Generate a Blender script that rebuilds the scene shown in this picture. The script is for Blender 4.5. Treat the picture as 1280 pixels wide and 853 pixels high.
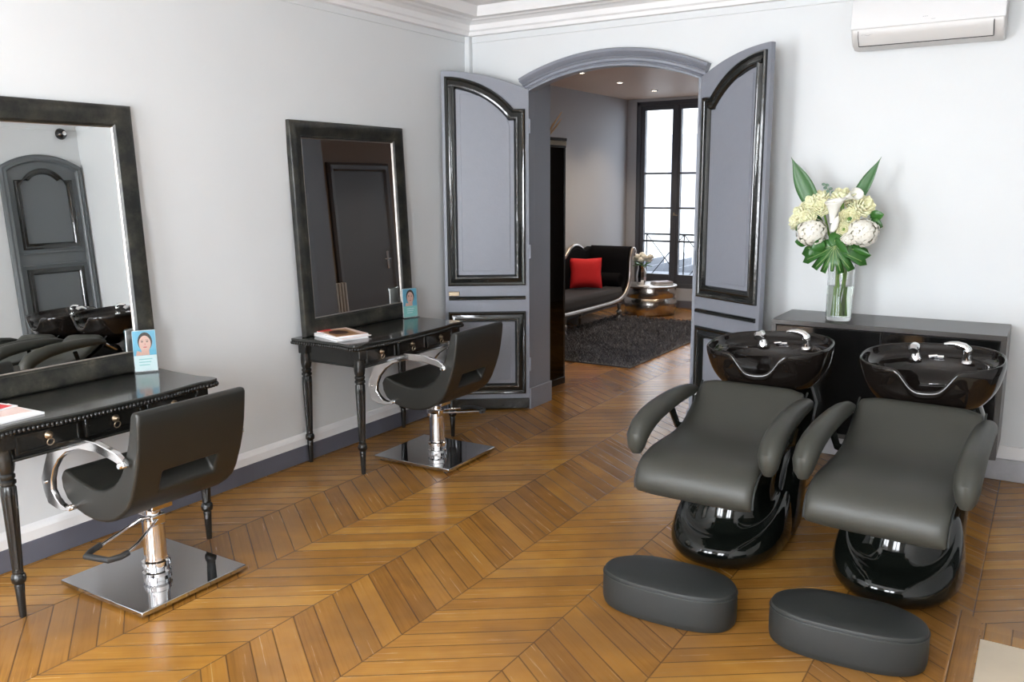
import bpy, bmesh, math, random
from mathutils import Vector, Matrix
random.seed(7)
for o in list(bpy.data.objects): bpy.data.objects.remove(o)
SC = bpy.context.scene
COL = SC.collection
PI = math.pi
def R(d): return math.radians(d)

# ------------------------------------------------------------------ camera
CAM_H = 1.68
pitch, roll, yaw = .17949, -.00679, -.562544
cy, sy = math.cos(yaw), math.sin(yaw)
fwd = Vector((sy*math.cos(pitch), cy*math.cos(pitch), -math.sin(pitch)))
rt = Vector((cy, -sy, 0)); up = rt.cross(fwd)
c_, s_ = math.cos(roll), math.sin(roll)
rt2 = c_*rt + s_*up; up2 = -s_*rt + c_*up
cam_d = bpy.data.cameras.new('camera'); cam = bpy.data.objects.new('camera', cam_d); COL.objects.link(cam)
cam_d.sensor_width = 36; cam_d.lens = 1071.67/1280*36
cam_d.clip_start = .05; cam_d.clip_end = 200
M = Matrix((rt2, up2, -fwd)).transposed().to_4x4(); M.translation = Vector((0, 0, CAM_H))
cam.matrix_world = M
SC.camera = cam

# ------------------------------------------------------------------ world, lights, exposure
SC.view_settings.view_transform = 'Standard'; SC.view_settings.look = 'None'
SC.view_settings.gamma = 1; SC.view_settings.use_curve_mapping = False
SC.view_settings.exposure = 0.37
SC.world = bpy.data.worlds.new('sky'); SC.world.use_nodes = True
bg = SC.world.node_tree.nodes['Background']; bg.inputs[0].default_value = (.86, .92, 1, 1); bg.inputs[1].default_value = 4.5

def area(name, loc, rot, sx, sy_, power, col=(1, 1, 1), portal=False, shape='RECTANGLE', spread=None):
    l = bpy.data.lights.new(name, 'AREA'); l.shape = shape; l.size = sx; l.size_y = sy_; l.energy = power; l.color = col
    if spread: l.spread = spread
    o = bpy.data.objects.new(name, l); COL.objects.link(o); o.location = loc; o.rotation_euler = rot
    if portal: l.cycles.is_portal = True
    return o
REAR_Y = -1.6
WIN_REAR = ((-3.35, -1.95), (-1.15, .25))
for i, (a, b) in enumerate(WIN_REAR):
    area('daylight_rear_window', ((a+b)/2, REAR_Y-.22, 1.55), (R(90), 0, 0), b-a, 2.3, 235, (.98, .99, 1))
area('daylight_portal', (-4.45, 11.62, 1.5), (R(-90), 0, 0), 1.3, 2.6, 1, portal=True)
area('daylight_side_portal', (-1.6, 11.62, 1.5), (R(-90), 0, 0), 1.3, 2.6, 1, portal=True)

# ------------------------------------------------------------------ node helpers / materials
def newmat(name):
    m = bpy.data.materials.new(name); m.use_nodes = True
    return m, m.node_tree, m.node_tree.nodes['Principled BSDF']
def noise(nt, scale, detail=3, vec=None, rough=.5):
    n = nt.nodes.new('ShaderNodeTexNoise'); n.inputs['Scale'].default_value = scale; n.inputs['Detail'].default_value = detail
    n.inputs['Roughness'].default_value = rough
    if vec is None:
        tc = nt.nodes.new('ShaderNodeTexCoord'); vec = tc.outputs['Object']
    nt.links.new(vec, n.inputs['Vector']); return n
def mixc(nt, fac, a, b):
    m = nt.nodes.new('ShaderNodeMix'); m.data_type = 'RGBA'
    for v, i in ((fac, 0), (a, 6), (b, 7)):
        if hasattr(v, 'links'): nt.links.new(v, m.inputs[i])
        elif isinstance(v, (int, float)): m.inputs[i].default_value = v
        else: m.inputs[i].default_value = (*v, 1)
    return m.outputs[2]
def ramp(nt, fac, stops):
    r = nt.nodes.new('ShaderNodeValToRGB')
    el = r.color_ramp.elements
    while len(el) < len(stops): el.new(.5)
    for e, (p, c) in zip(el, stops): e.position = p; e.color = (*c, 1)
    nt.links.new(fac, r.inputs[0]); return r.outputs[0]
def mat(name, col, rough=.5, metal=0, bump=0, bscale=60, var=0, vscale=4, spec=.5, coat=0, **kw):
    m, nt, b = newmat(name)
    b.inputs['Base Color'].default_value = (*col, 1)
    b.inputs['Roughness'].default_value = rough; b.inputs['Metallic'].default_value = metal
    b.inputs['Specular IOR Level'].default_value = spec; b.inputs['Coat Weight'].default_value = coat
    b.inputs['Coat Roughness'].default_value = .05
    for k, v in kw.items(): b.inputs[k.replace('_', ' ')].default_value = v
    if var:
        n = noise(nt, vscale)
        nt.links.new(mixc(nt, n.outputs[0], tuple(max(0, x*(1-var)) for x in col), tuple(min(1, x*(1+var)) for x in col)), b.inputs['Base Color'])
    if bump:
        n = noise(nt, bscale, 4); bp = nt.nodes.new('ShaderNodeBump'); bp.inputs['Strength'].default_value = bump; bp.inputs['Distance'].default_value = .01
        nt.links.new(n.outputs[0], bp.inputs['Height']); nt.links.new(bp.outputs[0], b.inputs['Normal'])
    return m
def emat(name, col, s):
    m, nt, b = newmat(name); b.inputs['Base Color'].default_value = (*col, 1)
    b.inputs['Emission Color'].default_value = (*col, 1); b.inputs['Emission Strength'].default_value = s; return m

WALL = mat('wall_paint', (.69, .705, .71), .55, bump=.03, bscale=150, var=.015)
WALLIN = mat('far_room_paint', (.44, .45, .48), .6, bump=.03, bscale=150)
WHITE = mat('white_paint', (.80, .79, .785), .45, var=.02)
CEIL = mat('ceiling_paint', (.82, .82, .81), .6)
CEILW = mat('bounce_tinted_ceiling_paint', (.74, .60, .50), .5)  # warm light bounced off the floor is painted into this ceiling colour
SKIRT = mat('blue_grey_skirting', (.115, .12, .15), .35, var=.1, vscale=8)
STONE = mat('stone_skirting', (.40, .40, .42), .5, var=.25, vscale=14)
CUPB = mat('shaded_cupboard_grey', (.115, .125, .13), .35, bump=.05, bscale=45)  # door grey darkened: the cupboard's shade is put into the colour
DOORG = mat('grey_blue_door_paint', (.225, .235, .27), .32, bump=.08, bscale=45, var=.04, vscale=20)
JAMBG = mat('grey_jamb_paint', (.22, .235, .27), .3, bump=.05, bscale=45, var=.04)
GLOSSB = mat('gloss_black_moulding', (.012, .013, .012), .13, bump=.12, bscale=30, coat=.6)
BLACKF = mat('antique_black_lacquer', (.009, .009, .008), .26, bump=.08, bscale=50, var=.3, vscale=30, coat=.1)
TOPB = mat('black_table_top', (.018, .018, .016), .17, coat=.35)
LACQ = mat('gloss_black_lacquer', (.008, .008, .008), .08, coat=.5)
CABTOP = mat('dark_taupe_top', (.060, .055, .052), .32, var=.08, vscale=3)
CHROME = mat('chrome', (.86, .86, .87), .05, 1)
ALU = mat('polished_aluminium', (.84, .84, .85), .12, 1)
PLATE = mat('dark_chrome_plate', (.55, .55, .56), .035, 1)
LEATH = mat('charcoal_vinyl', (.014, .014, .0115), .40, bump=.06, bscale=300, spec=.55)
LEATHW = mat('soft_black_vinyl', (.034, .0345, .028), .48, bump=.05, bscale=260, spec=.5)
LEATHS = mat('charcoal_stool_vinyl', (.020, .022, .021), .5, bump=.1, bscale=350, spec=.45)
RUBBER = mat('black_rubber', (.02, .02, .02), .6)
CERAM = mat('gloss_black_ceramic', (.008, .006, .005), .05, spec=.42)
SHELLB = mat('gloss_black_fibreglass', (.004, .005, .004), .06, spec=.45)
BRASS = mat('old_brass', (.34, .27, .19), .35, 1)
MIRROR = mat('mirror_glass', (.88, .89, .88), .0, 1)
SILVER = mat('hammered_silver', (.62, .58, .54), .2, 1, bump=.5, bscale=28)
SILVERF = mat('silver_leaf_frame', (.50, .46, .43), .3, 1, bump=.2, bscale=40)
VELVET = mat('black_velvet', (.006, .006, .008), .9, spec=.1)
VELVETS = mat('dark_grey_velvet_seat', (.018, .018, .024), .8, spec=.2, Sheen_Weight=.15)
RED = mat('red_fabric', (.62, .012, .02), .8, bump=.2, bscale=90)
RUGM = mat('charcoal_rug', (.035, .035, .04), .8, var=.5, vscale=5, Sheen_Weight=.3)
PILE = mat('charcoal_rug_pile', (.105, .105, .12), .38, var=.9, vscale=4.5)
PLASTIC = mat('white_plastic', (.74, .735, .735), .25)
PLASTICG = mat('pale_plastic', (.62, .60, .58), .35)
DARKIN = mat('dark_gap', (.03, .03, .03), .6)
FRAMEW = mat('dark_grey_window_paint', (.075, .08, .095), .32)
PAPER = mat('white_paper', (.85, .84, .84), .5)
PINKP = mat('pale_pink_print', (.82, .62, .56), .35)
REDP = mat('red_print', (.75, .03, .04), .3)
ORANGEP = mat('sepia_print', (.42, .22, .10), .3, var=.7, vscale=30)
BROWNP = mat('dark_print', (.06, .02, .015), .3)
SKINP = mat('portrait_skin_print', (.80, .48, .38), .35)
HAIRP = mat('portrait_hair_print', (.04, .02, .015), .35)
LIPP = mat('portrait_lip_print', (.65, .15, .15), .35)
BLUEP = mat('blue_print', (.16, .48, .66), .35)
TEALP = mat('teal_print', (.30, .66, .62), .35)
PALEP = mat('pale_aqua_print', (.78, .90, .90), .35)
ROSEM = mat('cream_petals', (.90, .87, .58), .6, var=.1, vscale=30, Subsurface_Weight=.1)
HYDC = mat('hydrangea_core', (.50, .48, .34), .8)
HYDM = mat('white_petals', (.84, .81, .72), .6, var=.05, vscale=30)
LILYM = mat('lily_petals', (.88, .87, .80), .5)
LEAFM = mat('leaf_green', (.035, .13, .022), .32, var=.3, vscale=25)
LEAFG = mat('strap_leaf_green', (.055, .15, .05), .38, var=.2, vscale=25)
LEAFV = mat('leaf_midrib', (.35, .45, .18), .5)
EUCM = mat('eucalyptus_green', (.12, .2, .15), .5, var=.2)
STEMM = mat('stem_green', (.16, .30, .05), .45)
FACADE = mat('pale_facade', (.72, .72, .70), .8, var=.05, vscale=.6)
ZINC = mat('zinc_roof', (.14, .15, .17), .55, var=.2, vscale=1.5)
STREET = mat('street', (.2, .2, .2), .9)
FARDOOR = mat('dark_grey_door', (.085, .09, .105), .35)
BROWNW = mat('taupe_wall', (.22, .18, .155), .7)
RADI = mat('radiator_enamel', (.42, .42, .42), .4)
HEARTH = mat('hearth_stone', (.56, .47, .35), .5, bump=.1, bscale=12, var=.12, vscale=6)
LAMPE = emat('lamp_lens', (1, .86, .68), 14)
STRAW = mat('dry_reed', (.55, .36, .2), .8)
SMALLGREY = mat('grey_print', (.35, .35, .37), .5)

def glassmat(name, col=(1, 1, 1), rough=0, ior=1.45, trans=1):
    m, nt, b = newmat(name); b.inputs['Base Color'].default_value = (*col, 1); b.inputs['Roughness'].default_value = rough
    b.inputs['Transmission Weight'].default_value = trans; b.inputs['IOR'].default_value = ior; return m
GLASS = glassmat('clear_glass', (.97, .985, .98))
WATER = glassmat('water', (.93, .98, .92), ior=1.33)
ACRYL = glassmat('acrylic', (.93, .96, .96), ior=1.35)
def pane_mat(name, tint, refl=.08):
    m, nt, b = newmat(name); nt.nodes.remove(b)
    out = nt.nodes['Material Output']; t = nt.nodes.new('ShaderNodeBsdfTransparent'); t.inputs[0].default_value = (*tint, 1)
    g = nt.nodes.new('ShaderNodeBsdfGlossy'); g.inputs['Roughness'].default_value = .02
    mx = nt.nodes.new('ShaderNodeMixShader'); mx.inputs[0].default_value = refl
    nt.links.new(t.outputs[0], mx.inputs[1]); nt.links.new(g.outputs[0], mx.inputs[2]); nt.links.new(mx.outputs[0], out.inputs[0]); return m
PANE = pane_mat('window_pane_glass', (.97, .985, 1), .05)
SMOKE = pane_mat('smoked_glass', (.16, .15, .15), .06)

def frame_patina():
    m, nt, b = newmat('antique_frame_patina')
    n = noise(nt, 9, 5, rough=.7)
    c = ramp(nt, n.outputs[0], [(.4, (.012, .013, .012)), (.62, (.045, .043, .034)), (.75, (.12, .11, .08))])
    nt.links.new(c, b.inputs['Base Color']); b.inputs['Roughness'].default_value = .3; b.inputs['Metallic'].default_value = .15
    return m
FRAME = frame_patina()

class E:                                   # tiny node-expression builder
    nt = None
    def __init__(s, sock): s.s = sock
    @staticmethod
    def op(o, *a):
        n = E.nt.nodes.new('ShaderNodeMath'); n.operation = o
        for i, x in enumerate(a):
            if isinstance(x, E): E.nt.links.new(x.s, n.inputs[i])
            else: n.inputs[i].default_value = x
        return E(n.outputs[0])
    def __add__(s, o): return E.op('ADD', s, o)
    def __sub__(s, o): return E.op('SUBTRACT', s, o)
    def __mul__(s, o): return E.op('MULTIPLY', s, o)
    def __truediv__(s, o): return E.op('DIVIDE', s, o)

def parquet(name, chevron=True):
    m, nt, b = newmat(name); E.nt = nt
    tc = nt.nodes.new('ShaderNodeTexCoord'); sp = nt.nodes.new('ShaderNodeSeparateXYZ'); nt.links.new(tc.outputs['Object'], sp.inputs[0])
    X, Y = E(sp.outputs[0]), E(sp.outputs[1])
    if chevron:
        u = (X+2.425)/.4575; k = E.op('FLOOR', u); t = E.op('PINGPONG', u, 1.0); fu = E.op('FRACT', u)
        v = (Y+t*.325-2.092)/.1105; n = E.op('FLOOR', v); fv = E.op('FRACT', v)
        e1 = E.op('MINIMUM', fv, E.op('SUBTRACT', 1.0, fv))*.09
        e2 = E.op('MINIMUM', fu, E.op('SUBTRACT', 1.0, fu))*.4575
        edge = E.op('MINIMUM', e1, e2); along = t*.56; across = fv*.09
    else:
        u = X/.09; k = E.op('FLOOR', u); n = E.op('FLOOR', Y/.7); fu = E.op('FRACT', u)
        edge = E.op('MINIMUM', fu, E.op('SUBTRACT', 1.0, fu))*.09; along = Y; across = X
    cb = nt.nodes.new('ShaderNodeCombineXYZ'); nt.links.new(k.s, cb.inputs[0]); nt.links.new(n.s, cb.inputs[1])
    wn = nt.nodes.new('ShaderNodeTexWhiteNoise'); wn.noise_dimensions = '2D'; nt.links.new(cb.outputs[0], wn.inputs['Vector'])
    rnd = E(wn.outputs['Value'])
    gv = nt.nodes.new('ShaderNodeCombineXYZ')
    nt.links.new((along*2.2+rnd*37.0).s, gv.inputs[0]); nt.links.new((across*75.0).s, gv.inputs[1]); nt.links.new((rnd*91.0).s, gv.inputs[2])
    g = noise(nt, 1.0, 6, gv.outputs[0], .65); grain = E(g.outputs[0])
    big = E(noise(nt, 1.3, 4).outputs[0])
    par = E.op('MODULO', E.op('ABSOLUTE', k), 2.0)  # every other band toned lighter, painting in the wood's directional sheen
    knot = E(noise(nt, 7.0, 2).outputs[0])
    tone = rnd*.25+grain*.66+par*.10+knot*.24-.09
    col = ramp(nt, tone.s, [(.10, (.10, .040, .008)), (.36, (.245, .105, .018)), (.62, (.375, .175, .031)), (.92, (.54, .29, .065))])
    # darker worn patches
    wear = ramp(nt, (big*.8+grain*.3).s, [(.50, (0, 0, 0)), (.64, (1, 1, 1))])
    wf = nt.nodes.new('ShaderNodeMath'); wf.operation = 'MULTIPLY'; nt.links.new(wear, wf.inputs[0]); wf.inputs[1].default_value = .48
    col = mixc(nt, wf.outputs[0], col, (.13, .065, .03))
    gap = ramp(nt, edge.s, [(.0, (1, 1, 1)), (.0028, (0, 0, 0))])
    gf = nt.nodes.new('ShaderNodeMath'); gf.operation = 'MULTIPLY'; nt.links.new(gap, gf.inputs[0]); gf.inputs[1].default_value = .85
    col = mixc(nt, gf.outputs[0], col, (.035, .015, .006))
    nt.links.new(col, b.inputs['Base Color'])
    rr = grain*.16+.17
    nt.links.new(rr.s, b.inputs['Roughness']); b.inputs['Specular IOR Level'].default_value = .5
    bp = nt.nodes.new('ShaderNodeBump'); bp.inputs['Strength'].default_value = .25; bp.inputs['Distance'].default_value = .004
    h = grain*.05+rnd*.10-E(gf.outputs[0])
    nt.links.new(h.s, bp.inputs['Height']); nt.links.new(bp.outputs[0], b.inputs['Normal'])
    return m
PARQ = parquet('chevron_oak_parquet'); PLANK = parquet('oak_border_board', False)

# ------------------------------------------------------------------ mesh helpers
class MB:
    def __init__(s): s.bm = bmesh.new()
    def face(s, vs, mi=0):
        try: f = s.bm.faces.new(vs); f.material_index = mi; return f
        except ValueError: return None
    def box(s, x0, x1, y0, y1, z0, z1, mi=0, mat4=None):
        v = [s.bm.verts.new((x, y, z)) for z in (z0, z1) for y in (y0, y1) for x in (x0, x1)]
        if mat4 is not None:
            for q in v: q.co = mat4 @ q.co
        for f in ((0, 2, 3, 1), (4, 5, 7, 6), (0, 1, 5, 4), (2, 6, 7, 3), (0, 4, 6, 2), (1, 3, 7, 5)): s.face([v[i] for i in f], mi)
        return s
    def prism(s, pts, fn, d0, d1, mi=0):
        """closed 2D outline pts; fn(a,b,d)->3D"""
        A = [s.bm.verts.new(fn(a, b, d0)) for a, b in pts]; B = [s.bm.verts.new(fn(a, b, d1)) for a, b in pts]
        s.face(A, mi); s.face(B[::-1], mi); n = len(pts)
        for i in range(n): s.face([A[i], A[(i+1) % n], B[(i+1) % n], B[i]], mi)
        return s
    def rings(s, rs, closed=True, cap0=True, cap1=True, mi=0):
        V = [[s.bm.verts.new(p) for p in r] for r in rs]; n = len(V[0])
        for a, b in zip(V, V[1:]):
            for i in range(n if closed else n-1): s.face([a[i], a[(i+1) % n], b[(i+1) % n], b[i]], mi)
        if cap0: s.face(V[0][::-1], mi)
        if cap1: s.face(V[-1], mi)
        return s
    def lathe(s, prof, c=(0, 0, 0), seg=24, mod=None, axis=None, mi=0):
        rs = []
        for r, z in prof:
            ring = []
            for i in range(seg):
                a = 2*PI*i/seg; rr = max(r, 1e-5)*(mod(a, z) if mod else 1)
                p = Vector((rr*math.cos(a), rr*math.sin(a), z))
                if axis: p = axis @ p
                ring.append(p+Vector(c))
            rs.append(ring)
        return s.rings(rs, mi=mi)
    def tube(s, path, r, seg=10, closed=False, flat=None, mi=0):
        """r number or list; flat = (a,b) half sizes across for a strap section with fixed side vector"""
        P = [Vector(p) for p in path]; n = len(P); rad = r if isinstance(r, (list, tuple)) else [r]*n
        T = []
        for i in range(n):
            a = P[(i-1) % n] if (closed or i > 0) else P[i]; b = P[(i+1) % n] if (closed or i < n-1) else P[i]
            T.append((b-a).normalized())
        N = T[0].orthogonal().normalized(); rs = []
        for i in range(n):
            N = (N-T[i]*N.dot(T[i])).normalized(); B = T[i].cross(N)
            rs.append([P[i]+(N*math.cos(2*PI*j/seg)+B*math.sin(2*PI*j/seg))*rad[i] for j in range(seg)])
        if closed: rs.append(rs[0]); return s.rings(rs, cap0=False, cap1=False, mi=mi)
        return s.rings(rs, mi=mi)
    def ball(s, c, r, seg=12, sc=(1, 1, 1), mi=0, rot=None):
        rs = []; k = max(5, seg//2+1)
        for i in range(k+1):
            t = -PI/2+PI*i/k
            ring = []
            for j in range(seg):
                a = 2*PI*j/seg; p = Vector((max(math.cos(t), 1e-4)*math.cos(a)*sc[0], max(math.cos(t), 1e-4)*math.sin(a)*sc[1], math.sin(t)*sc[2]))*r
                if rot: p = rot @ p
                ring.append(p+Vector(c))
            rs.append(ring)
        return s.rings(rs, mi=mi)
    def sweep(s, path, prof, fn, closed=False, mi=0):
        """planar mitred sweep; path 2D, prof (n,d): n to the LEFT of travel; fn(a,b,d)->3D"""
        n = len(path); P = [Vector((p[0], p[1])) for p in path]; rs = []
        for i in range(n):
            d0 = (P[i]-P[i-1]).normalized() if (closed or i > 0) else None
            d1 = (P[(i+1) % n]-P[i]).normalized() if (closed or i < n-1) else None
            if d0 is None: d0 = d1
            if d1 is None: d1 = d0
            n0 = Vector((-d0.y, d0.x)); n1 = Vector((-d1.y, d1.x)); mm = (n0+n1)
            mm = mm.normalized(); mm = mm/max(.35, mm.dot(n0))
            rs.append([fn(P[i].x+mm.x*a, P[i].y+mm.y*a, d) for a, d in prof])
        if closed:
            rs.append(rs[0]); V = rs
            return s.rings(rs, closed=True, cap0=False, cap1=False, mi=mi)
        return s.rings(rs, mi=mi)
    def build(s, name, mats, parent=None, smooth=False, bevel=0, bseg=2, subsurf=0, angle=35, loc=None):
        bmesh.ops.remove_doubles(s.bm, verts=s.bm.verts, dist=1e-6)
        bmesh.ops.recalc_face_normals(s.bm, faces=s.bm.faces)
        me = bpy.data.meshes.new(name); s.bm.to_mesh(me); s.bm.free()
        for m in (mats if isinstance(mats, (list, tuple)) else [mats]): me.materials.append(m)
        o = bpy.data.objects.new(name, me); COL.objects.link(o)
        if parent: o.parent = parent
        if loc: o.location = loc
        if bevel:
            b = o.modifiers.new('bevel', 'BEVEL'); b.width = bevel; b.segments = bseg; b.limit_method = 'ANGLE'; b.angle_limit = R(angle)
            b.harden_normals = False
        if subsurf:
            q = o.modifiers.new('sub', 'SUBSURF'); q.levels = subsurf; q.render_levels = subsurf
        if smooth or bevel or subsurf:
            for p in me.polygons: p.use_smooth = True
            if not subsurf:
                try: me.set_sharp_from_angle(angle=R(40) if not bevel else R(60))
                except Exception: pass
        return o
def thing(name, label, cat, loc=(0, 0, 0), rz=0, group=None, kind=None):
    o = bpy.data.objects.new(name, None); COL.objects.link(o); o.location = loc; o.rotation_euler = (0, 0, rz); o.empty_display_size = .1
    return tag(o, label, cat, group, kind)
def tag(o, label, cat, group=None, kind=None):
    o['label'] = label; o['category'] = cat
    if group: o['group'] = group
    if kind: o['kind'] = kind
    return o
def st(o, label, cat): return tag(o, label, cat, kind='structure')
def copy_tree(o, parent=None):
    c = o.copy(); COL.objects.link(c); c.parent = parent
    for ch in list(o.children): copy_tree(ch, c)
    return c
XZY = lambda a, b, d: Vector((a, d, b))        # outline in XZ, depth Y
XYZ = lambda a, b, d: Vector((a, b, d))
YZX = lambda a, b, d: Vector((d, a, b))        # outline in YZ, depth X
def arc(cx, cz, r, a0, a1, n): return [(cx+r*math.cos(a0+(a1-a0)*i/n), cz+r*math.sin(a0+(a1-a0)*i/n)) for i in range(n+1)]
def seg_arc(x0, x1, z0, rise, n=24):           # segmental arch from x0 to x1 springing at z0
    h = (x1-x0)/2; r = (h*h+rise*rise)/(2*rise); cx = (x0+x1)/2; cz = z0+rise-r; a = math.asin(abs(h)/r)
    return [(cx+r*math.sin(-a+2*a*i/n)*(1 if x1 > x0 else -1)*(1 if h > 0 else 1), cz+r*math.cos(-a+2*a*i/n)) for i in range(n+1)]

# ------------------------------------------------------------------ setting
LX, BY, RX, CZ = -3.83, 5.48, 1.25, 3.05
FX, FY, FZ, FRX = -5.145, 11.2, 2.83, -.2       # far room: left wall, window wall, ceiling, right wall
WT = .27
OX0, OX1, OZ, ORISE = -3.30, -1.99, 2.35, .135

st(MB().box(-5.4, 1.5, REAR_Y-.3, FY+.3, -.1, 0).build('floor', PARQ), 'chevron oak parquet floor running through both rooms', 'floor')
st(MB().box(LX-.15, LX, REAR_Y-.2, BY, 0, CZ).build('wall_left', WALL), 'long pale grey wall behind the two dressing tables', 'wall')
st(MB().box(RX, RX+.15, REAR_Y-.2, BY, 0, CZ).build('wall_right', WALL), 'pale wall with the arched cupboard, seen in the left mirror', 'wall')
pts = [(-5.4, 0), (OX0, 0)]+seg_arc(OX0, OX1, OZ, ORISE)+[(OX1, 0), (1.5, 0), (1.5, CZ+.1), (-5.4, CZ+.1)]
pts2 = [(-5.4, 0), (OX0, 0)]+seg_arc(OX0, OX1, OZ+.12, ORISE)+[(OX1, 0), (1.5, 0), (1.5, CZ+.1), (-5.4, CZ+.1)]
wb = MB().prism(pts, XZY, BY, BY+.05); wb.prism(pts2, XZY, BY+.05, BY+WT)
st(wb.build('wall_back', WALL), 'pale grey end wall with the arched double doorway', 'wall')
w = MB()
xs = [LX-.15, WIN_REAR[0][0], WIN_REAR[0][1], WIN_REAR[1][0], WIN_REAR[1][1], RX+.15]
for i in (0, 2, 4): w.box(xs[i], xs[i+1], REAR_Y-.2, REAR_Y, 0, CZ)
for a, b in WIN_REAR: w.box(a, b, REAR_Y-.2, REAR_Y, 0, .4); w.box(a, b, REAR_Y-.2, REAR_Y, 2.7, CZ)
st(w.build('wall_rear', WALL), 'window wall of the salon opposite the doorway', 'wall')
st(MB().box(LX-.2, RX+.2, REAR_Y-.25, BY, CZ, CZ+.1).build('ceiling', CEIL), 'white salon ceiling above the stepped cornice', 'ceiling')
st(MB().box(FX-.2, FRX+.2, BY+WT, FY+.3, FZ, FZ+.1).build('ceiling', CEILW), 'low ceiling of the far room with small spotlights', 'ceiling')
st(MB().box(FX-.15, FX, BY+WT, FY+.3, 0, FZ).build('wall_far_left', WALLIN), 'grey wall behind the chaise in the far room', 'wall')
st(MB().box(FRX, FRX+.15, BY+WT, FY+.3, 0, FZ).build('wall_far_right', BROWNW), 'taupe wall of the far room, seen in the right mirror', 'wall')
FW = ((-5.0, -3.86), (-2.2, -1.06))            # far windows
w = MB(); xs = [FX, FW[0][0], FW[0][1], FW[1][0], FW[1][1], FRX]
for i in (0, 2, 4): w.box(xs[i], xs[i+1], FY, FY+.3, 0, FZ)
for a, b in FW: w.box(a, b, FY, FY+.3, 0, .27); w.box(a, b, FY, FY+.3, 2.79, FZ)
st(w.build('wall_far_back', WALLIN), 'window wall of the far room', 'wall')

# cornice: profile (projection, z) swept round the room, picture line under it
corn = [(0, 2.765), (.045, 2.765), (.05, 2.79), (.062, 2.80), (.068, 2.835), (.10, 2.85), (.14, 2.852), (.15, 2.862), (.245, 2.862), (.25, 2.845), (.275, 2.845), (.29, 2.88), (.30, 2.91), (.40, 2.915), (.42, 2.90), (.445, 2.91), (.46, 2.95), (.60, 2.97), (.62, 3.0), (.64, CZ), (0, CZ)]
m_ = MB()
loop = [(LX, REAR_Y), (RX, REAR_Y), (RX, BY), (LX, BY)]
m_.sweep(loop, corn, XYZ, closed=True)
st(m_.build('trim_1', WHITE), 'white stepped plaster cornice round the ceiling', 'cornice')
st(MB().sweep(loop, [(0, 2.718), (.006, 2.722), (.006, 2.764), (0, 2.766)], XYZ, closed=True).build('trim_2', WALL), 'thin picture-rail band under the cornice', 'trim')
st(MB().box(LX, LX+.045, BY-.045, BY, 0, 2.765).build('trim_3', WALL, bevel=.006), 'narrow corner bead between left and end walls', 'trim')
# skirtings
sk = MB(); sk.box(LX, LX+.018, REAR_Y, BY, 0, .105); st(sk.build('baseboard_left', SKIRT, bevel=.003), 'blue-grey painted skirting along the left wall', 'skirting')
sk = MB(); sk.sweep([(REAR_Y, 0), (BY-.05, 0)], [(.105, LX), (.105, LX+.016), (.15, LX+.016), (.165, LX+.010), (.175, LX+.004), (.18, LX)], YZX)
st(sk.build('trim_4', WHITE), 'white moulded strip above the blue-grey skirting', 'trim')
sk = MB(); sk.box(OX1+.05, RX, BY-.03, BY, 0, .125); st(sk.build('baseboard_back', STONE, bevel=.004), 'grey marbled stone skirting on the end wall', 'skirting')
sk = MB(); sk.box(OX1+.05, RX, BY-.018, BY, .125, .20); st(sk.build('trim_5', WHITE, bevel=.003), 'white plinth strip above the stone skirting', 'trim')
sk = MB(); sk.box(LX, OX0-.06, BY-.018, BY, 0, .105); st(sk.build('baseboard_corner', SKIRT, bevel=.003), 'short blue-grey skirting behind the left door leaf', 'skirting')
sk = MB(); sk.box(FX, FX+.018, BY+WT, FY, 0, .12); st(sk.build('baseboard_far_left', SKIRT, bevel=.003), 'dark skirting behind the chaise', 'skirting')
sk = MB(); sk.box(FX, FRX, FY-.03, FY, 0, .10); st(sk.build('baseboard_far_back', SKIRT, bevel=.003), 'dark skirting under the far window', 'skirting')
sk = MB(); sk.box(RX-.018, RX, REAR_Y, 4.55, 0, .105); st(sk.build('baseboard_right', SKIRT, bevel=.003), 'blue-grey skirting along the right wall', 'skirting')

# arched doorway lining + casing
aout = seg_arc(OX0, OX1, OZ, ORISE)
ain = seg_arc(OX0+.022, OX1-.022, OZ-.005, ORISE-.012)
pts = [(OX0, 0)]+aout+[(OX1, 0), (OX1-.022, 0)]+ain[::-1]+[(OX0+.022, 0)]
lm = MB().prism(pts, XZY, BY-.035, BY+.05)
for a, b in ((OX0, OX0+.022), (OX1-.022, OX1)): lm.box(a, b, BY+.05, BY+WT+.01, 0, OZ+.11)
st(lm.build('trim_6', JAMBG, bevel=.003), 'grey lining of the arched doorway', 'door lining')
ca = seg_arc(OX0-.01, OX1+.01, OZ-.004, ORISE+.004, 32)
prof = [(0, 0), (0, -.032), (.008, -.040), (.016, -.032), (.018, -.024), (.034, -.026), (.036, -.040), (.044, -.046), (.048, -.040), (.056, -.052), (.066, -.068), (.074, -.074), (.077, -.066), (.090, -.070), (.097, -.055), (.097, 0)]
m_ = MB(); m_.sweep(ca, [(a, BY-.035+d+.035) for a, d in prof], XZY)
st(m_.build('trim_7', DOORG, smooth=True), 'grey moulded arched hood over the doorway', 'casing')
m_ = MB()
for x in (OX0-.045, OX1-.0): m_.box(x, x+.045, BY-.035, BY, 0, OZ-.01)
st(m_.build('trim_8', DOORG, bevel=.006), 'narrow grey jamb strips beside the doorway', 'casing')
m_ = MB(); m_.box(OX0+.022, OX0+.036, BY-.04, BY+WT+.015, 0, .16); m_.box(OX1-.036, OX1-.022, BY-.04, BY+WT+.015, 0, .16)
st(m_.build('trim_9', DOORG, bevel=.004), 'plinth blocks at the foot of the doorway lining', 'casing')

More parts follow.
